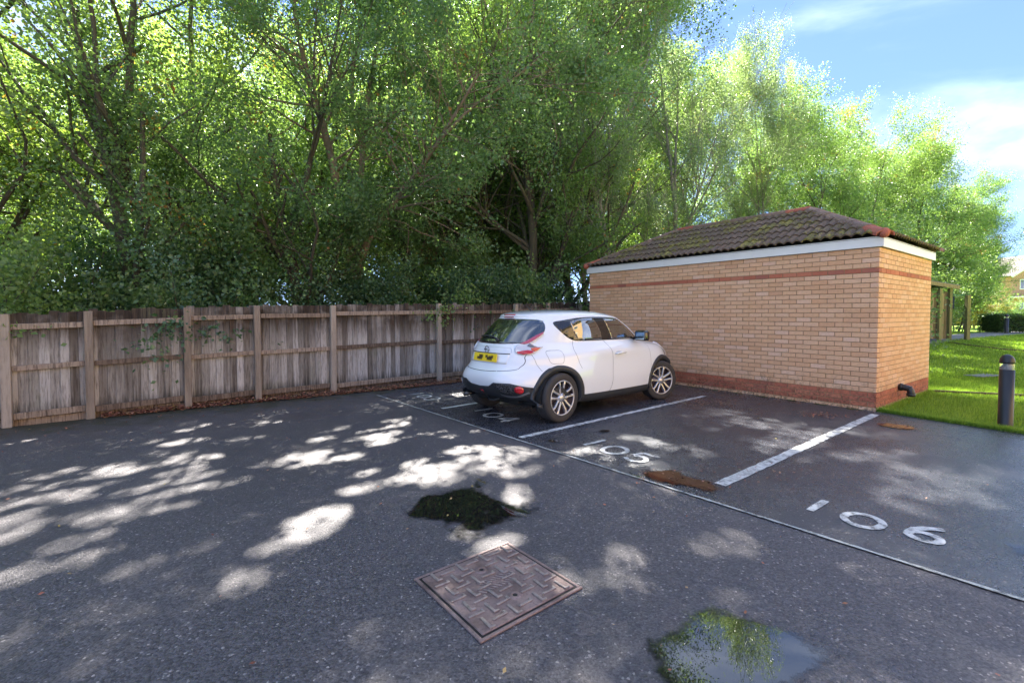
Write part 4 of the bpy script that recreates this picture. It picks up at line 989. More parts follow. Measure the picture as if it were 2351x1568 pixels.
def open_leaves(me, Mw, sun_only=True):
    """drop the leaves that stand in a canopy opening (real gaps, so they let sun and sky through from anywhere)"""
    n = len(me.vertices); co = np.empty(n * 3, np.float32); me.vertices.foreach_get('co', co); co = co.reshape(-1, 4, 3)
    at = np.empty(n, np.float32); me.attributes['rnd'].data.foreach_get('value', at); at = at.reshape(-1, 4)
    Mn = np.array(Mw); c = co.mean(1) @ Mn[:3, :3].T + Mn[:3, 3]
    g = c[:, :2] - c[:, 2:3] * np.array((sun_v.x, sun_v.y)) / sun_v.z
    wob = np.sin(g @ _k.T + _ph).sum(1) * .20
    drop = np.zeros(len(g), bool); rr = _gn.uniform(size=len(g))
    for x, y, a, b, s_ in GAPS:
        d = np.hypot((g[:, 0] - x) / (a + .05), (g[:, 1] - y) / (b + .05)); drop |= (d + wob < .86) & (rr < .93 * s_ ** .35)
    keep = ~drop; k = int(keep.sum())
    return mesh_np(me.name.split('.')[0], co[keep].reshape(-1, 3), np.arange(4 * k).reshape(k, 4), me.materials[0], attr=at[keep].ravel()), int(drop.sum())
TV = {}
def variant(key, build): TV[key] = build()
def broad(seed, H=12.5, spread=1.0, per=40, hole=-.14, hz=.10, z0=3.5):
    t = Tree(seed)
    t.branch((0, 0, -.2), (t.r.uniform(-.06, .06), t.r.uniform(-.06, .06), 1), H * .30, .15, 0, 3, kids=5, wander=.07, gravity=.05, spread=(30, 62), taper=.75)
    # leader and lateral limbs up the height so the crown fills from low down
    top = t.segs[0][0][-1]
    for k in range(5):
        a = k * 2.4 + t.r.uniform(-.4, .4); zz = H * (.12 + .1 * k); t.branch((0, 0, min(zz, top.z)), (math.cos(a), math.sin(a), .75), H * .22 * spread, .06, 1, 3, kids=4, wander=.16, gravity=.02)
    t.branch(top, (.05, 0, 1), H * .42, .10, 0, 3, kids=6, wander=.08, gravity=.06, spread=(35, 75), taper=.35)
    return (t.wood('trunk', m_bark, 2), t.leaves('crown', per, .17, .070, .054, m_leaf, seed, hole=hole, hz=hz, z0=z0))
def birch(seed, H=14):
    t = Tree(seed)
    t.branch((0, 0, -.2), (t.r.uniform(-.05, .05), 0, 1), H * .42, .13, 0, 3, kids=5, wander=.05, gravity=.06, spread=(28, 50), taper=.6)
    t.branch(t.segs[0][0][-1], (.04, .02, 1), H * .48, .075, 0, 3, kids=7, wander=.07, gravity=.05, spread=(25, 55), taper=.3)
    return (t.wood('trunk', m_bbark), t.leaves('crown', 50, .14, .066, .050, m_birch, seed, flat=.6, hang=.38, droop=.9, up=.1, hole=-.25))
def shrub(seed, H=3.2, m=None, per=24):
    t = Tree(seed)
    for k in range(7):
        a = k * .9 + t.r.uniform(-.3, .3); t.branch((.25 * math.cos(a), .25 * math.sin(a), -.1), (math.cos(a) * .45, math.sin(a) * .45, 1), H * .5, .028, 1, 3, kids=4, wander=.2, gravity=-.01)
    return (t.wood('stems', m_bark, 2), t.leaves('foliage', per, .13, .070, .055, m or m_shrub, seed, hole=-.3))
variant('A', lambda: broad(21)); variant('B', lambda: broad(34, 11.5, 1.15)); variant('C', lambda: broad(57, 13.5, .95, 40))
variant('D', lambda: broad(91, 12.0, 1.2, 52, -.30, 0)); variant('E', lambda: broad(63, 18.0, 1.0, 50, .26, -.85, 12.0)); variant('birch', lambda: birch(5)); variant('birch2', lambda: birch(17, 15))  # E: bare stem, dense crown added above the view to shade the foreground
variant('shrub', lambda: shrub(8)); variant('shrub2', lambda: shrub(13, 2.8)); variant('ivy', lambda: shrub(29, 3.4, m_ivy, 22))
def plant(key, x, y, sc=1., rz=0., label='', cat='tree', group='woodland trees behind the fence', tint=(1, 1, 1), name=None, zs=None, z=None):
    wd, lf = TV[key]; nm = name or {'birch': 'birch_tree', 'birch2': 'birch_tree', 'shrub': 'shrub', 'shrub2': 'shrub', 'ivy': 'shrub'}.get(key, 'woodland_tree')
    zz = terrain(x, y) if z is None else z
    e = empty(nm, (x, y, zz), R(rz), label, cat, group); e.scale = (sc, sc, zs or sc)
    if y < 21 and -14 < x < 11:
        lf2, nd = open_leaves(lf, Matrix.Translation((x, y, zz)) @ Matrix.Rotation(R(rz), 4, 'Z') @ Matrix.Diagonal((sc, sc, zs or sc, 1)))
        if nd > 20: lf = lf2
        else: bpy.data.meshes.remove(lf2)
    o = link(wd.name.split('.')[0], wd, e); o2 = link(lf.name.split('.')[0], lf, e); o2.color = (*tint, 1); o.color = (*tint, 1)
    return e
# the multi-stemmed tree that shows its trunks above the fence
def hero():
    t = Tree(77); D = 12.0
    def W_(px, py, Y=D): return Vector(((px - 1175.5) / 1067 * Y, Y, 1.46 + (721 - py) / 1067 * Y))
    base = W_(812, 722); org = Vector((base.x, base.y, 0))
    def stem(pts, r0, r1, kids=3, seg=0):
        P = [p - org for p in pts]; n = len(P); rads = [r0 + (r1 - r0) * i / (n - 1) for i in range(n)]
        # resample smoothly
        Q, RR = [], []
        for i in range(n - 1):
            a, b, c_, d = P[max(i - 1, 0)], P[i], P[i + 1], P[min(i + 2, n - 1)]
            for j in range(4):
                tt = j / 4; Q.append(.5 * (2 * b + (c_ - a) * tt + (2 * a - 5 * b + 4 * c_ - d) * tt * tt + (3 * b - a - 3 * c_ + d) * tt ** 3)); RR.append(rads[i] + (rads[i + 1] - rads[i]) * tt)
        Q.append(P[-1]); RR.append(rads[-1]); t.segs.append((Q, RR, 0))
        m_ = len(Q)
        for i in range(int(m_ * .35), m_, 1):
            for _ in range(kids if i > m_ * .6 else 1):
                d = rot_from((Q[min(i + 1, m_ - 1)] - Q[i - 1]), R(t.r.uniform(40, 80)), t.r.uniform(0, 6.28)); t.branch(Q[i], d, t.r.uniform(.9, 2.0), RR[i] * .4, 1, 3, kids=3, wander=.16, gravity=.01)
    stem([Vector((base.x, base.y, -.2)), W_(806, 640), W_(800, 560, 11.9), W_(782, 480, 11.8), W_(772, 400, 11.6), W_(748, 300, 11.4), W_(718, 200, 11.2), W_(695, 90, 11), W_(675, -60, 10.8), W_(660, -240, 10.6)], .15, .03, 2)
    stem([Vector((base.x + .16, base.y, -.2)), W_(824, 640), W_(832, 590, 11.9), W_(858, 530, 11.7), W_(890, 490, 11.4), W_(935, 430, 11.1), W_(975, 380, 10.8), W_(1040, 280, 10.6), W_(1100, 180, 10.4)], .13, .025, 2)
    stem([W_(812, 610, 12.05), W_(822, 540, 12.1), W_(830, 450, 12.2), W_(836, 350, 12.2), W_(850, 230, 12.3), W_(872, 100, 12.3), W_(880, -80, 12.3), W_(890, -260, 12.3)], .10, .03, 2)
    stem([W_(836, 350, 12.2), W_(815, 250, 12), W_(820, 130, 11.7), W_(850, 10, 11.4), W_(870, -150, 11.2)], .06, .02, 2)
    stem([W_(975, 380, 10.8), W_(1010, 330, 10.6), W_(1090, 250, 10.3), W_(1180, 190, 10.), W_(1250, 130, 9.9)], .05, .012, 2)
    e = empty('oak_tree', org, 0, 'many stemmed tree whose forked brown trunks show above the middle of the fence', 'tree', 'woodland trees behind the fence')
    link('trunk', t.wood('trunk', m_hbark, 2), e); o = link('crown', open_leaves(t.leaves('crown', 20, .17, .074, .056, m_leaf, 3, hz=.08), Matrix.Translation(org))[0], e); o.color = (.95, 1.0, 1.15, 1)
hero()
rt = random.Random(2)
TREES = [  # s along fence, q behind it, key, scale, tint, label
    (-4.5, 2.6, 'A', 1.0, (1, 1, .9), 'leafy tree behind the fence at the very left edge of the view'),
    (-1.5, 5.0, 'B', 1.15, (1.15, 1.1, .8), 'yellow green tree deep in the wood at far left'),
    (1.2, 2.6, 'C', .95, (.95, 1, 1), 'tree close behind the second bay of fence from the left'),
    (2.6, 7.0, 'A', 1.2, (1.2, 1.15, .8), 'bright backlit tree in the gap left of the forked trunks'),
    (4.4, 3.0, 'B', .92, (.9, 1, 1.1), 'thin trunked tree left of the forked brown trunks'),
    (5.8, 7.5, 'C', 1.1, (1.2, 1.2, .85), 'tall tree behind the forked brown trunks'),
    (9.0, 5.0, 'A', 1.1, (.9, 1, 1.05), 'dense tree behind the parked car'),
    (10.6, 8.0, 'B', 1.25, (1.1, 1.1, .9), 'tall tree between the parked car and the birches'),
    (12.0, 3.2, 'C', .80, (1.0, 1.05, .9), 'low spreading tree rising from behind the left end of the tile roof'),
    (14.5, 8.5, 'A', 1.05, (1.05, 1.1, .9), 'green tree behind the birches, above the roof'),
]
for s, q, k, sc, tint, lab in TREES:
    x, y = fence_pt(s, q); plant(k, x, y, sc, rt.uniform(0, 360), lab, 'tree', tint=tint)
def at_px(px, Y): return (px - 1175.5) / 1067 * Y
for px, Y, k, sc, lab in [(1440, 15.5, 'birch2', .85, 'tall pale birch left of the roof ridge, its top above the picture'), (1560, 17.5, 'birch', .92, 'pale birch above the middle of the tile roof'), (1730, 19.5, 'birch', .66, 'drooping pale birch at the right end of the wood against the blue sky'), (1350, 19, 'birch2', 1.05, 'pale birch far back between the car and the outbuilding')]:
    plant(k, at_px(px, Y), Y, sc, rt.uniform(0, 360), lab, 'birch', 'pale birches rising behind the outbuilding', tint=(.85, .9, 1.05))
for px, Y, k, sc, lab, tint in [(2020, 24, 'D', .87, 'rounded green tree above the right end of the tile roof', (.95, .97, .90)), (2115, 26, 'D', .83, 'round bright tree behind the timber shelter', (.92, .95, .88)), (1900, 20, 'D', .78, 'dark green tree between the birch and the rounded tree', (.95, 1., .9)),
                                (2215, 30, 'D', .66, 'smaller tree right of the timber shelter', (.85, .9, .85)), (2236, 36, 'D', .55, 'lowest tree of the row, next to the pink house', (.9, .92, .8)), (2160, 34, 'D', .70, 'dark tree behind the timber shelter post', (.8, .9, .9)),
                                (2060, 28, 'D', .80, 'tree seen between the two rounded trees', (.95, 1.0, .9)), (1790, 25, 'D', .92, 'full green tree behind the shorter birch', (.9, .97, .9)), (1960, 29, 'D', .95, 'broad tree behind the dark green one right of the birch', (.95, 1.0, .9)), (2160, 31, 'D', .82, 'rounded tree closing the gap above the timber shelter', (.95, 1.0, .9))]:
    plant(k, at_px(px, Y), Y, sc, rt.uniform(0, 360), lab, 'tree', 'trees beyond the lawn', tint=tint)
# the dense far side of the wood
FAR = [(-1.25, 24, 1.25), (-.92, 25, 1.2), (-.66, 24, 1.25), (-.42, 26, 1.3), (-.20, 25, 1.25), (.02, 26, 1.3), (.20, 25, 1.2), (.36, 26, 1.05), (.54, 27, .95), (-.55, 36, 1.5), (-.1, 37, 1.5), (.28, 36, 1.3), (-1.05, 35, 1.5)]
for k_, (r_, Y, sc) in enumerate(FAR):
    plant('D', r_ * Y, Y, sc, rt.uniform(0, 360), 'sunlit back tree ' + where(r_ * 1067 + 1175.5) + (', furthest row' if Y > 26 else ''), 'tree', 'trees at the back of the wood', tint=(1.05, 1.08, .85))
plant('C', .7, 14.2, 1.12, 40, 'tall airy tree rising behind the fence just right of the car roof', 'tree', tint=(1.0, 1.05, .95))
plant('D', .9, 21.0, 1.15, 30, 'leafy crown filling the dark hollow above the car roof', 'tree', tint=(1.05, 1.08, .9))
plant('shrub', .2, 15.0, 1.5, 50, 'large bush in the hollow right of the car roof', 'bush', 'bushes deeper in the wood', tint=(1.1, 1.1, .95))
plant('E', .2, 16.2, 1., 90, 'very tall bare stemmed tree behind the airy one, crown added for shade', 'tree', tint=(1.0, 1.05, .95))
plant('E', -2.1, 15.7, 1.02, 10, 'very tall bare stemmed tree right of the forked trunks, crown added for shade', 'tree', tint=(1.0, 1.05, .95))
plant('E', -4.9, 16.0, 1., 160, 'very tall bare stemmed tree behind the forked trunks, crown added for shade', 'tree', tint=(1.0, 1.05, .95))
plant('E', 2.3, 16.8, 1.0, 200, 'tall tree behind the far left corner of the tile roof, crown added for shade', 'tree', tint=(1.1, 1.1, .9))
# shrubs and undergrowth right behind the fence
SH = [('shrub', 'overhanging shrub spilling over the fence top at far left'), ('shrub2', 'leafy shrub above the first bays of fence'), ('ivy', 'dark glossy shrub behind the left fence bays'), ('shrub', 'shrub left of the forked trunks'), ('shrub2', 'low shrub at the foot of the forked trunks'), ('ivy', 'dark shrub right of the forked trunks'), ('shrub', 'bright shrub leaning on the fence behind the car'), ('ivy', 'dark holly like shrub between the car roof and the outbuilding'), ('shrub2', 'shrub at the end of the fence beside the outbuilding')]
ss = [-.6, .9, 2.1, 3.4, 4.7, 6.0, 7.2, 8.6, 10.0]
for (k, lab), s in zip(SH, ss):
    x, y = fence_pt(s, 1.75 + rt.uniform(-.1, .25) - (.75 if s < 0 else 0)); plant(k, x, y, rt.uniform(.78, .95) * (.70 if 2.9 < s < 5 else 1.08), rt.uniform(0, 360), lab, 'shrub', 'undergrowth behind the fence', tint=(1, 1, 1) if k != 'shrub' else (1.15, 1.15, .9))
k = 0
for s in np.arange(-3, 13.6, 1.45):
    for q in (3.4,):
        if 3.6 < s < 5.8: continue
        x, y = fence_pt(s + rt.uniform(-.5, .5), q + rt.uniform(-.5, .5)); kk = ('ivy', 'shrub', 'shrub2')[k % 3]; k += 1
        plant(kk, x, y, rt.uniform(.95, 1.35), rt.uniform(0, 360), (('dim bush deeper in the wood ' if k % 2 else 'lower dim bush in the wood ') if q < 4 else 'furthest dim bush in the wood ') + where(x / y * 1067 + 1175.5), 'bush', 'bushes deeper in the wood', tint=(.85, .95, .9))
for px, Y, kk, sc, lab, tint in [(1700, 14.5, 'ivy', 1.3, 'dark bush behind the left half of the roof', (1, 1, 1)), (1860, 16, 'shrub', 1.5, 'bush behind the roof ridge', (1, 1, 1)), (2050, 19.5, 'shrub2', 1.35, 'bush behind the right end of the roof', (1, 1, .9)), (2190, 26, 'shrub', 1.3, 'green bush behind the post of the timber shelter', (1.1, 1.1, .9)), (2240, 32, 'shrub2', .95, 'amber leaved bush in front of the far fence', (1.9, 1.1, .6)), (2334, 34, 'shrub', .62, 'grey green bush below the pink house', (1.1, 1.1, 1.0)), (2290, 38, 'shrub', .8, 'dull green bush left of the pink house', (.9, 1, 1.0))]:
    plant(kk, at_px(px, Y), Y, sc, rt.uniform(0, 360), lab, 'bush', 'bushes beyond the outbuilding', tint=tint)
# ivy on two trunks at upper left
# ------------------------------------------------------------------ access cover
cv = empty('access_cover', (-.082, 2.468, .0), R(39.0), 'rusty brown square steel manhole cover with raised tread bars', 'manhole cover')
m_steel = M('rusty_steel'); P_ = m_steel.pos(obj=False); n_ = m_steel.noise(6, 6, .65, P_); n2_ = m_steel.noise(60, 5, .7, P_)
m_steel.p(color=m_steel.mix(m_steel.rng(n2_, .5, .75, 0, .7), m_steel.mix(m_steel.rng(n_, .35, .65), (.16, .105, .098), (.33, .235, .215)), (.07, .045, .04)), rough=m_steel.rng(n_, .3, .7, .35, .6), metal=.25, normal=m_steel.bump(n2_, .35, .004)); m_steel = m_steel.m
m_steeld = simple('dark_groove', (.012, .01, .010), .7)
m_tread = M('worn_tread'); m_tread.p(color=m_tread.mix(m_tread.noise(40, 4, .6, m_tread.pos(obj=False)), (.07, .05, .045), (.60, .50, .46)), rough=.35, metal=.4); m_tread = m_tread.m
cv.scale = (1, 1, .85)
CW, CHT = .595, .575     # along local x, y
bm = bmesh.new(); add_box(bm, (0, 0, .004), (CW + .05, CHT + .05, .012)); link('pit', bm_mesh('pit', bm, m_steeld), cv)
for c_, s_ in (((0, CHT / 2 + .022, .010), (CW + .068, .018, .018)), ((0, -CHT / 2 - .022, .010), (CW + .068, .018, .018)), ((CW / 2 + .022, 0, .010), (.018, CHT + .025, .018)), ((-CW / 2 - .022, 0, .010), (.018, CHT + .025, .018))):
    link('frame', boxmesh('frame', (s_[0], s_[1], .013), m_steel, .003), cv, loc=(c_[0], c_[1], .008))
bm = bmesh.new(); add_box(bm, (0, 0, .0105), (CW, CHT, .016), bev=.004); link('cover_plate', bm_mesh('cover_plate', bm, m_steel), cv)
def tread(L):
    bm = bmesh.new(); h = .011
    add_box(bm, (0, 0, h / 2), (.014, L, h), bev=.0025); add_box(bm, (.013, -L / 2 + .006, h / 2 - .0004), (.026, .012, h), bev=.0025)
    return bm_mesh('tread_bar', bm, m_tread)
tb = tread(.088); rc = random.Random(3); key = ((-.0, .145), (.0, -.155))
i = 0
for r in range(7):
    for c in range(7):
        x = -CW / 2 + .055 + c * .081; y = -CHT / 2 + .048 + r * .080
        if (r + c) % 2: continue
        if any(math.hypot(x - kx, y - ky) < .045 for kx, ky in key) or abs(y) < .045 and abs(x) < .16: continue
        o = link('tread_bar', tb, cv, loc=(x, y, .0183), rot=(0, 0, R(rc.uniform(-4, 4))))
for r in range(7):
    for c in range(7):
        x = -CW / 2 + .055 + c * .081; y = -CHT / 2 + .048 + r * .080
        if (r + c) % 2 == 0 or any(math.hypot(x - kx, y - ky) < .05 for kx, ky in key): continue
        o = link('tread_bar', tb, cv, loc=(x, y, .0183), rot=(0, 0, R(90 + rc.uniform(-4, 4))), sc=(.85, 1.0, .8))
for x in np.linspace(-.10, .10, 9):
    for yy in (-.03, .03):
        link('rib', boxmesh('rib', (.005, .045, .006), m_tread, .001), cv, loc=(x + yy * .5, yy, .0215), rot=(0, 0, R(35)))
for kx, ky in key:
    bm = bmesh.new(); add_lathe(bm, [(.034, .0185), (.028, .0245), (.015, .0245), (.013, .0225)], 20, Matrix.Translation((kx, ky, 0))); link('keyhole_rim', bm_mesh('keyhole_rim', bm, m_steel, True), cv)
    bm = bmesh.new(); add_lathe(bm, [(0, .0222), (.015, .0222)], 16, Matrix.Translation((kx, ky, 0))); add_box(bm, (kx + .012, ky, .0216), (.03, .008, .002)); link('keyhole', bm_mesh('keyhole', bm, m_steeld), cv)

# ------------------------------------------------------------------ bollard lights
m_bol = M('bollard_coat'); m_bol.p(color=(.014, .016, .020), rough=.4, normal=m_bol.bump(m_bol.noise(500, 2, .5, m_bol.pos()), .1, .001)); m_bol = m_bol.m
m_lens = simple('lamp_lens', (.9, .92, .92), .05, trans=.9, ior=1.45); m_cone = simple('reflector_cone', (.75, .75, .75), .25, metal=.3)
def bollard(x, y, z, H, r, label):
    e = empty('bollard_light', (x, y, z), 0, label, 'bollard', 'black garden bollard lights')
    zl = H - .20
    bm = bmesh.new(); add_lathe(bm, [(r * 1.05, -.05), (r * 1.05, .0), (r, .01), (r, zl), (r * .92, zl), (0, zl)], 32); link('post', bm_mesh('post', bm, m_bol, True), e)
    for p in e.children[0].data.polygons: p.use_smooth = abs(p.normal.z) < .5
    bm = bmesh.new(); add_lathe(bm, [(r * .93, zl + .001), (r * .93, zl + .078)], 32); add_lathe(bm, [(r * .90, zl + .078), (r * .90, zl + .001)], 32); link('lens', bm_mesh('lens', bm, m_lens, True), e)
    bm = bmesh.new(); add_lathe(bm, [(r * .80, zl + .002), (r * .35, zl + .045), (r * .25, zl + .076)], 24); link('reflector', bm_mesh('reflector', bm, m_cone, True), e)
    bm = bmesh.new(); add_lathe(bm, [(0, zl + .077), (r * 1.0, zl + .079), (r * 1.02, zl + .10)] + [(r * 1.02 * math.cos(R(a)), zl + .10 + .10 * math.sin(R(a))) for a in (15, 30, 45, 60, 75)] + [(0, H)], 32); link('cap', bm_mesh('cap', bm, m_bol, True), e)
bollard(6.475, 6.06, -.01, .945, .074, 'black bollard light with clear lens at the near edge of the lawn')
Yb = 23.0; bollard(at_px(2311, Yb), Yb, terrain(26, 23), .95, .085, 'distant black bollard light in front of the clipped hedge')

# ------------------------------------------------------------------ lawn: blades, path, edging
rg = np.random.RandomState(6)
def blades(name, P, h, wd, m, lean=.45):
    n = len(P); az = rg.uniform(0, 6.283, n); hh = h * rg.uniform(.5, 1.3, n); W = wd * rg.uniform(.6, 1.2, n)
    dx, dy = np.cos(az), np.sin(az); la = rg.uniform(0, 6.283, n); le = rg.uniform(0, lean, n) * hh
    V = np.empty((n, 3, 3)); V[:, 0] = P - np.stack([dx * W, dy * W, 0 * W], 1); V[:, 1] = P + np.stack([dx * W, dy * W, 0 * W], 1)
    V[:, 2] = P + np.stack([np.cos(la) * le, np.sin(la) * le, hh], 1)
    return mesh_np(name, V.reshape(-1, 3), np.arange(3 * n).reshape(n, 3), m, attr=np.repeat(rg.uniform(0, 1, n), 3))
def lawn_pts(n, x0, x1, y0, y1, ok):
    P = rg.uniform((x0, y0), (x1, y1), (n, 2)); keep = [ok(x, y) for x, y in P]; P = P[np.array(keep)]
    return np.array([(x, y, terrain(x, y) - .02) for x, y in P])
def on_lawn(x, y):
    # right of the lawn edge line and outside the outbuilding
    for (a, b), (c_, d_) in zip(lawn_edge, lawn_edge[1:]):
        if b >= y >= d_:
            if x < a + (c_ - a) * (b - y) / (b - d_) + .0: return False
    if y > 6.9:
        v = Vector((x, y)) - CORNER; aa, bb = v.dot(BW), v.dot(BU)
        if bb > -.03 and aa < SIDE + .08: return False
        if aa < SIDE + .7 and bb > 1.5 or x < 4.5 + (y - 6) * .5: return False
    return not path_at(x, y)
def path_at(x, y):
    if y < 13.5: return False
    yc = 17.6 + (x - 15.5) * .62; return abs(y - yc) < .85
P1 = lawn_pts(190000, 5.4, 13.5, 3.2, 11, on_lawn)
tag(link('grass', blades('grass', P1, .050, .0035, m_grass)), kind='stuff')
P2 = lawn_pts(170000, 8, 26, 10.2, 24, on_lawn)
tag(link('grass', blades('grass', P2, .060, .010, m_grass)), kind='stuff')
edgeP = []
for (a, b), (c_, d_) in zip(lawn_edge[:3], lawn_edge[1:4]):
    for _ in range(2200):
        t = rg.uniform(); edgeP.append((a + (c_ - a) * t + abs(rg.normal(0, .03)) - .015, b + (d_ - b) * t, .0))
for _ in range(2600):
    t = rg.uniform(0, SIDE); x, y = bpt(t, -.02 - abs(rg.normal(0, .04))); edgeP.append((x, y, terrain(x, y) - .01))
tag(link('grass', blades('grass', np.array(edgeP), .075, .0035, m_grass, .8)), kind='stuff')
m_path = M('garden_path'); m_path.p(color=m_path.mix(m_path.noise(30, 5, .7, m_path.pos(obj=False)), (.12, .12, .13), (.26, .25, .25)), rough=.7); m_path = m_path.m
xs_ = np.linspace(13.2, 30, 30); V = []
for x in xs_:
    yc = 17.6 + (x - 15.5) * .62
    for o in (-.8, .8): V.append((x - o * .5, yc + o, terrain(x, yc + o) + .006))
F = [(2 * i, 2 * i + 2, 2 * i + 3, 2 * i + 1) for i in range(len(xs_) - 1)]
tag(link('path', mesh_np('path', V, F, m_path)), kind='structure')
m_edge = simple('dark_edging_timber', (.09, .06, .04), .9)
def edging(pts, label, h=.045):
    bm = bmesh.new(); pts = [(x, y, terrain(x, y)) for x, y in pts]
    for a, b in zip(pts, pts[1:]):
        a, b = Vector(a), Vector(b); mid = (a + b) / 2; L = (b - a).length; ang = math.atan2(b.y - a.y, b.x - a.x); el = math.asin((b.z - a.z) / L)
        add_box(bm, mid + Vector((0, 0, h * .25)), (L + .03, .03, h), rot=(Matrix.Rotation(ang, 3, 'Z') @ Matrix.Rotation(-el, 3, 'Y')), bev=.004)
    tag(link('lawn_edging', bm_mesh('lawn_edging', bm, m_edge)), label, 'edging', 'timber edging boards in the lawn')
edging([(7.95, 8.72), (8.6, 8.45), (9.4, 8.15), (11, 7.6), (13, 6.9)], 'low timber edging running from the brick wall behind the near bollard')
edging([(at_px(2180, 16.2), 16.2), (at_px(2240, 15.3), 15.3), (at_px(2300, 14.6), 14.6), (at_px(2360, 14.2), 14.2), (19, 13)], 'low timber edging further up the lawn, near the shelter posts')
bm = bmesh.new(); add_box(bm, (at_px(2262, 10.7), 10.7, terrain(10.9, 10.7) + .0), (.8, .34, .03), rz=.3, bev=.006); tag(link('concrete_slab', bm_mesh('concrete_slab', bm, m_path)), 'small grey concrete slab let into the lawn', 'slab')

# ------------------------------------------------------------------ leaf litter
def litter(name, pts, size, m, zj=.012):
    n = len(pts); V = np.empty((n, 4, 3)); az = rg.uniform(0, 6.283, n); s_ = size * rg.uniform(.5, 1.3, n)
    ax = np.stack([np.cos(az), np.sin(az), rg.uniform(-.5, .5, n)], 1) * s_[:, None]; bx = np.stack([-np.sin(az), np.cos(az), rg.uniform(-.6, .6, n)], 1) * s_[:, None] * .62
    c0 = np.array(pts); V[:, 0] = c0 - ax; V[:, 1] = c0 - bx; V[:, 2] = c0 + ax; V[:, 3] = c0 + bx
    V[:, :, 2] = np.maximum(V[:, :, 2], c0[:, 2:3] - .003)
    return mesh_np(name, V.reshape(-1, 3), np.arange(4 * n).reshape(n, 4), m, attr=np.repeat(rg.uniform(0, 1, n), 4))
m_lit = M('fallen_leaf'); r_ = m_lit.n('Attribute', attribute_name='rnd').outputs['Fac']
m_lit.p(color=m_lit.ramp(r_, [(.0, (.10, .035, .025)), (.3, (.22, .075, .045)), (.6, (.34, .13, .07)), (.85, (.40, .22, .14)), (1, (.30, .24, .06))]), rough=.6); m_lit = m_lit.m
pts = []
for _ in range(9000):
    s = rg.uniform(.9, 10.5); wd = .06 + .30 * smooth((s - 1) / 5); q = -wd + rg.exponential(.10) - .04
    if q > .06: q = rg.uniform(-wd, .05)
    x, y = fence_pt(s, q - (.05 if rg.uniform() < .1 else 0)); pts.append((x, y, .008 + max(0, rg.normal(.012, .012)) + .03 * smooth((q + wd) / wd)))
tag(link('fallen_leaves', litter('fallen_leaves', pts, .022, m_lit)), kind='stuff')
pts = []
for _ in range(520):
    s = rg.uniform(-1, 10); x, y = fence_pt(s, -.3 - rg.exponential(.7)); pts.append((x, y, .012))
for _ in range(170): pts.append((rg.uniform(-4, 5), rg.uniform(1.6, 7), .013))
for cx_, cy_, ax_, ay_, n_c in ((1.46, 4.05, .35, .22, 45), (3.35, 7.55, .45, .25, 260), (4.42, 6.62, .3, .16, 240), (4.95, 5.95, .22, .14, 25), (2.2, 4.2, .5, .25, 60), (2.75, 7.7, .4, .25, 90)):
    for _ in range(n_c): pts.append((cx_ + rg.normal() * ax_ * .6, cy_ + rg.normal() * ay_ * .6, .017))
for _ in range(260):
    x, y = bpt(-.12 - rg.exponential(.22), rg.uniform(.1, FRONT)); pts.append((x, y, .014))
tag(link('fallen_leaves', litter('fallen_leaves', pts, .013, m_lit)), kind='stuff')
# soil bank under the foot of the fence
bank = [fence_pt(.9, .1), fence_pt(11, .1), fence_pt(11, -.42), fence_pt(8.5, -.37), fence_pt(6, -.32), fence_pt(4, -.22), fence_pt(2.2, -.12), fence_pt(.9, -.04)]
tag(link('soil_strip', poly_sheet('soil_strip', bank, .006, m_soil)), kind='structure')

# ------------------------------------------------------------------ timber shelter, screen post, far garden
YS = 17.0; sx0 = at_px(2095, YS); gz = terrain(15.5, YS)
sh = empty('timber_shelter', (sx0, YS, gz), 0, 'small timber shelter with a sloping felt roof behind the outbuilding', 'shelter')
xw = at_px(2179, YS) - sx0
nb = 14; bw = (xw) / nb
for k in range(nb):
    h = 1.72 + rt.uniform(-.02, .02); 
    link('board', boxmesh('board', (bw - .012, .022, h), m_shed, .003, (0, 0, h / 2)), sh, loc=(bw * (k + .5), rt.uniform(-.004, .004), .06))
for x_ in (.02, at_px(2153, YS) - sx0, at_px(2176, YS) - sx0):
    last = x_ > 1.1; link('post', boxmesh('post', (.10, .10, 1.95), m_gpost, .005, (0, 0, .975)), sh, loc=(x_, -.07, -.05))
bm = bmesh.new(); add_box(bm, (xw / 2 + .03, .85, 2.12), (xw + .40, 2.0, .07), rot=Matrix.Rotation(R(9), 3, 'Y')); link('roof', bm_mesh('roof', bm, simple('roof_felt', (.12, .13, .15), .7)), sh)
bm = bmesh.new(); add_box(bm, (xw / 2 + .03, -.155, 2.06), (xw + .36, .04, .13), rot=Matrix.Rotation(R(9), 3, 'Y')); link('fascia', bm_mesh('fascia', bm, m_shed), sh)
link('back_panel', boxmesh('back_panel', (xw, .03, 1.95), m_shed, 0, (xw / 2, 0, .975)), sh, loc=(0, 1.6, 0))
YP = 17.3; px_ = at_px(2221, YP); scr = empty('garden_screen', (px_, YP, terrain(px_, YP)), 0, 'dark netting screen on a timber post beside the shelter', 'screen')
link('post', boxmesh('post', (.13, .12, 1.72), m_gpost, .005, (0, 0, .86)), scr, loc=(0, 0, -.05))
bm = bmesh.new(); add_box(bm, (-.36, .5, 1.40), (.60, .02, .48), rz=-.1); link('netting', bm_mesh('netting', bm, simple('navy_netting', (.02, .03, .055), .8)), scr)
bm = bmesh.new(); add_tube(bm, [(-.70, .52, 1.68), (0, .02, 1.66), (.03, 0, 1.67)], .014, 6); link('green_wire', bm_mesh('green_wire', bm, simple('green_wire', (.02, .20, .12), .5), True), scr)
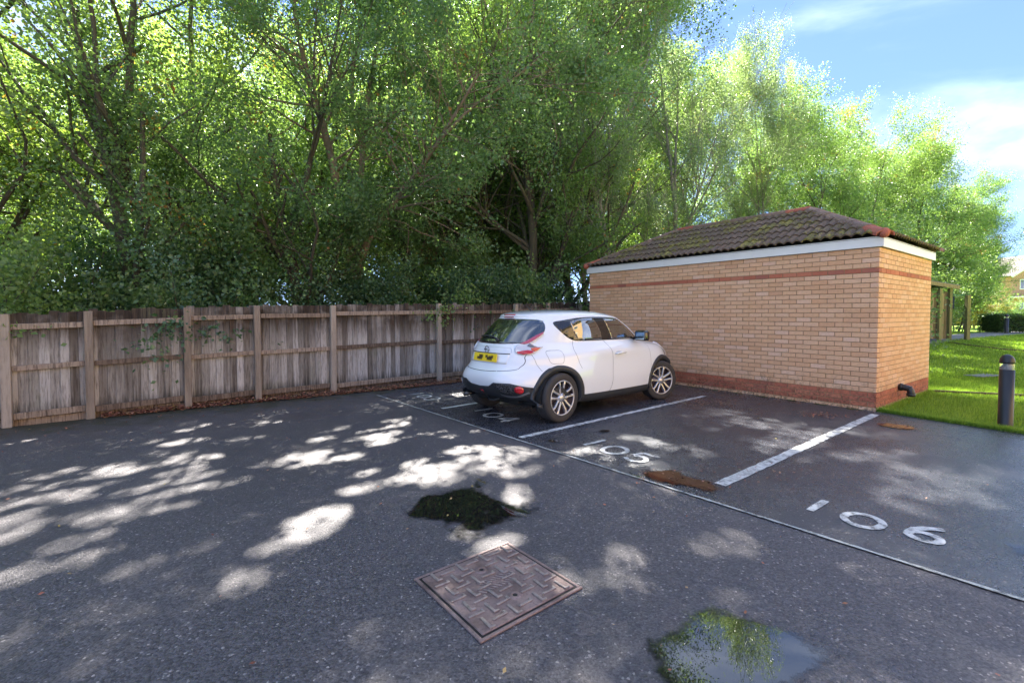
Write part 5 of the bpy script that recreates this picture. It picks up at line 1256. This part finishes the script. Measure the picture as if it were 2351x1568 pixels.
def hedge(name, x0, x1, y0, y1, z, H, n, m, label, tint=(1, 1, 1), lf=.05, group=None):
    e = empty(name, (x0, y0, z), 0, label, 'hedge', group)
    bm = bmesh.new(); add_box(bm, ((x1 - x0) / 2, (y1 - y0) / 2, H / 2), (x1 - x0 - .15, y1 - y0 - .15, H - .12), bev=.05); link('branches', bm_mesh('branches', bm, simple('hedge_core', (.012, .016, .008), 1)), e)
    L, D_ = x1 - x0, y1 - y0; P = []
    for _ in range(n):
        f = rg.randint(0, 4); u, v = rg.uniform(size=2); j = rg.normal(0, .035)
        if f == 0: p = (u * L, j, v * H)
        elif f == 1: p = (u * L, v * D_, H + j)
        elif f == 2: p = (j, u * D_, v * H)
        else: p = (u * L, j + .04, v * H)
        P.append(p)
    P = np.array(P); o = link('leaves', leaf_mesh('leaves', P, rg.normal(size=P.shape) * .3, lf, lf * .8, m, rg), e); o.color = (*tint, 1)
YH = 23.6; hedge('clipped_hedge', at_px(2300, YH), at_px(2300, YH) + 5, YH, YH + 1.2, terrain(26, YH), .93, 16000, m_hedge, 'clipped green hedge behind the distant bollard')
YF = 40.; hedge('far_hedge', at_px(2150, YF), at_px(2150, YF) + 16, YF, YF + 1.5, .45, 1.05, 16000, m_shrub, 'long dark ragged hedge at the far end of the lawn', (.9, .9, .8), .10)
ff = empty('far_fence', (at_px(2150, 42), 42, .45), 0, 'low brown garden fence beyond the far hedge', 'fence')
for k in range(int(16 / .25)):
    link('board', boxmesh('board', (.235, .03, 1.42), m_rail) if k == 0 else ff.children[0].data, ff, loc=(k * .25, 0, .71))
for k in range(9): link('post', boxmesh('post', (.16, .12, 1.65), m_gpost, 0, (0, 0, .82)), ff, loc=(k * 2.0, -.08, 0))
# pink house at the right edge
YHo = 62.; hx = at_px(2320, YHo); ho = empty('pink_house', (hx, YHo, .4), 0, 'pinkish brick house with a white window, just visible at the right edge', 'house')
m_pink_b = M('pink_brick'); m_pink_b.p(color=m_pink_b.mix(m_pink_b.noise(3, 4, .6, m_pink_b.pos(obj=False)), (.42, .22, .15), (.50, .27, .19)), rough=.9); m_pink_b = m_pink_b.m
WW = 9.0; EH = 6.1; AH = 8.9
bm = bmesh.new(); f_ = [(0, 0, 0), (WW, 0, 0), (WW, 0, EH), (WW / 2, 0, AH), (0, 0, EH)]
a_ = [bm.verts.new(p) for p in f_]; b_ = [bm.verts.new((p[0], 8, p[2])) for p in f_]
bm.faces.new(a_); bm.faces.new(b_[::-1])
for k in range(5): bm.faces.new((a_[k], a_[(k + 1) % 5], b_[(k + 1) % 5], b_[k]))
link('wall', bm_mesh('wall', bm, m_pink_b), ho)
sl_ = math.atan2(AH - EH, WW / 2); Ls = math.hypot(AH - EH, WW / 2) + .5
m_hroof = simple('house_roof', (.09, .07, .065), .8)
for sg in (1, -1):
    cx_ = WW / 2 - sg * WW / 4 - sg * .17; cz = (EH + AH) / 2 - .02
    bm = bmesh.new(); add_box(bm, (cx_, 4, cz + .10), (Ls, 8.6, .14), rot=Matrix.Rotation(-sg * sl_, 3, 'Y')); link('roof', bm_mesh('roof', bm, m_hroof), ho)
    bm = bmesh.new(); add_box(bm, (cx_, -.34, cz + .02), (Ls, .06, .26), rot=Matrix.Rotation(-sg * sl_, 3, 'Y')); link('bargeboard', bm_mesh('bargeboard', bm, m_upvc), ho)
def house_window(parent, x, z, w_, h_, y=-.04, panes=3, m=None):
    f = link('window', boxmesh('window', (w_, .08, h_), m_upvc), parent, loc=(x, y, z))
    for k in range(panes):
        link('pane', boxmesh('pane', (w_ / panes - .14, .02, h_ - .22), m_glass), f, loc=(-w_ / 2 + w_ / panes * (k + .5), -.045, 0))
house_window(ho, 1.9, 5.0, 1.7, 1.35); house_window(ho, 6.2, 5.0, 1.7, 1.35); house_window(ho, 1.9, 1.9, 1.8, 1.4)
bm = bmesh.new(); add_box(bm, (1.3, -1.0, 3.3), (2.6, 2.0, .22), bev=.03); link('porch_roof', bm_mesh('porch_roof', bm, m_upvc), ho)
for x_ in (.2, 2.4): link('porch_post', boxmesh('porch_post', (.15, .15, 3.2), m_upvc, 0, (0, 0, 1.6)), ho, loc=(x_, -1.8, 0))


# ------------------------------------------------------------------ block of flats opposite, to the right of the viewer: the sunlit front that lights the shaded walls
fl = empty('apartment_block', (14.5, -5.5, 0), R(55), 'sunlit buff brick block of flats opposite the fence, outside the view to the right', 'building')
m_flat = M('buff_facade'); Pf = m_flat.pos(); m_flat.p(color=m_flat.mix(m_flat.noise(2, 4, .6, Pf), (.52, .33, .16), (.62, .41, .21)), rough=.9); m_flat = m_flat.m
link('wall', boxmesh('wall', (26, 9, 9.5), m_flat, 0, (0, -4.5, 4.75)), fl)
for zz in (1.6, 4.4, 7.2):
    for xx in (-10.5, -7, -3.5, 0, 3.5, 7, 10.5):
        f = link('window', boxmesh('window', (1.3, .08, 1.3), m_upvc), fl, loc=(xx, .03, zz))
        for q in (-.32, .32): link('pane', boxmesh('pane', (.52, .02, 1.1), m_glass), f, loc=(q, .045, 0))
bm = bmesh.new(); add_box(bm, (0, -4.5, 9.6), (27, 10, .3)); link('roof', bm_mesh('roof', bm, m_hroof), fl)

for me in [m for m in bpy.data.meshes if m.users == 0]: bpy.data.meshes.remove(me)
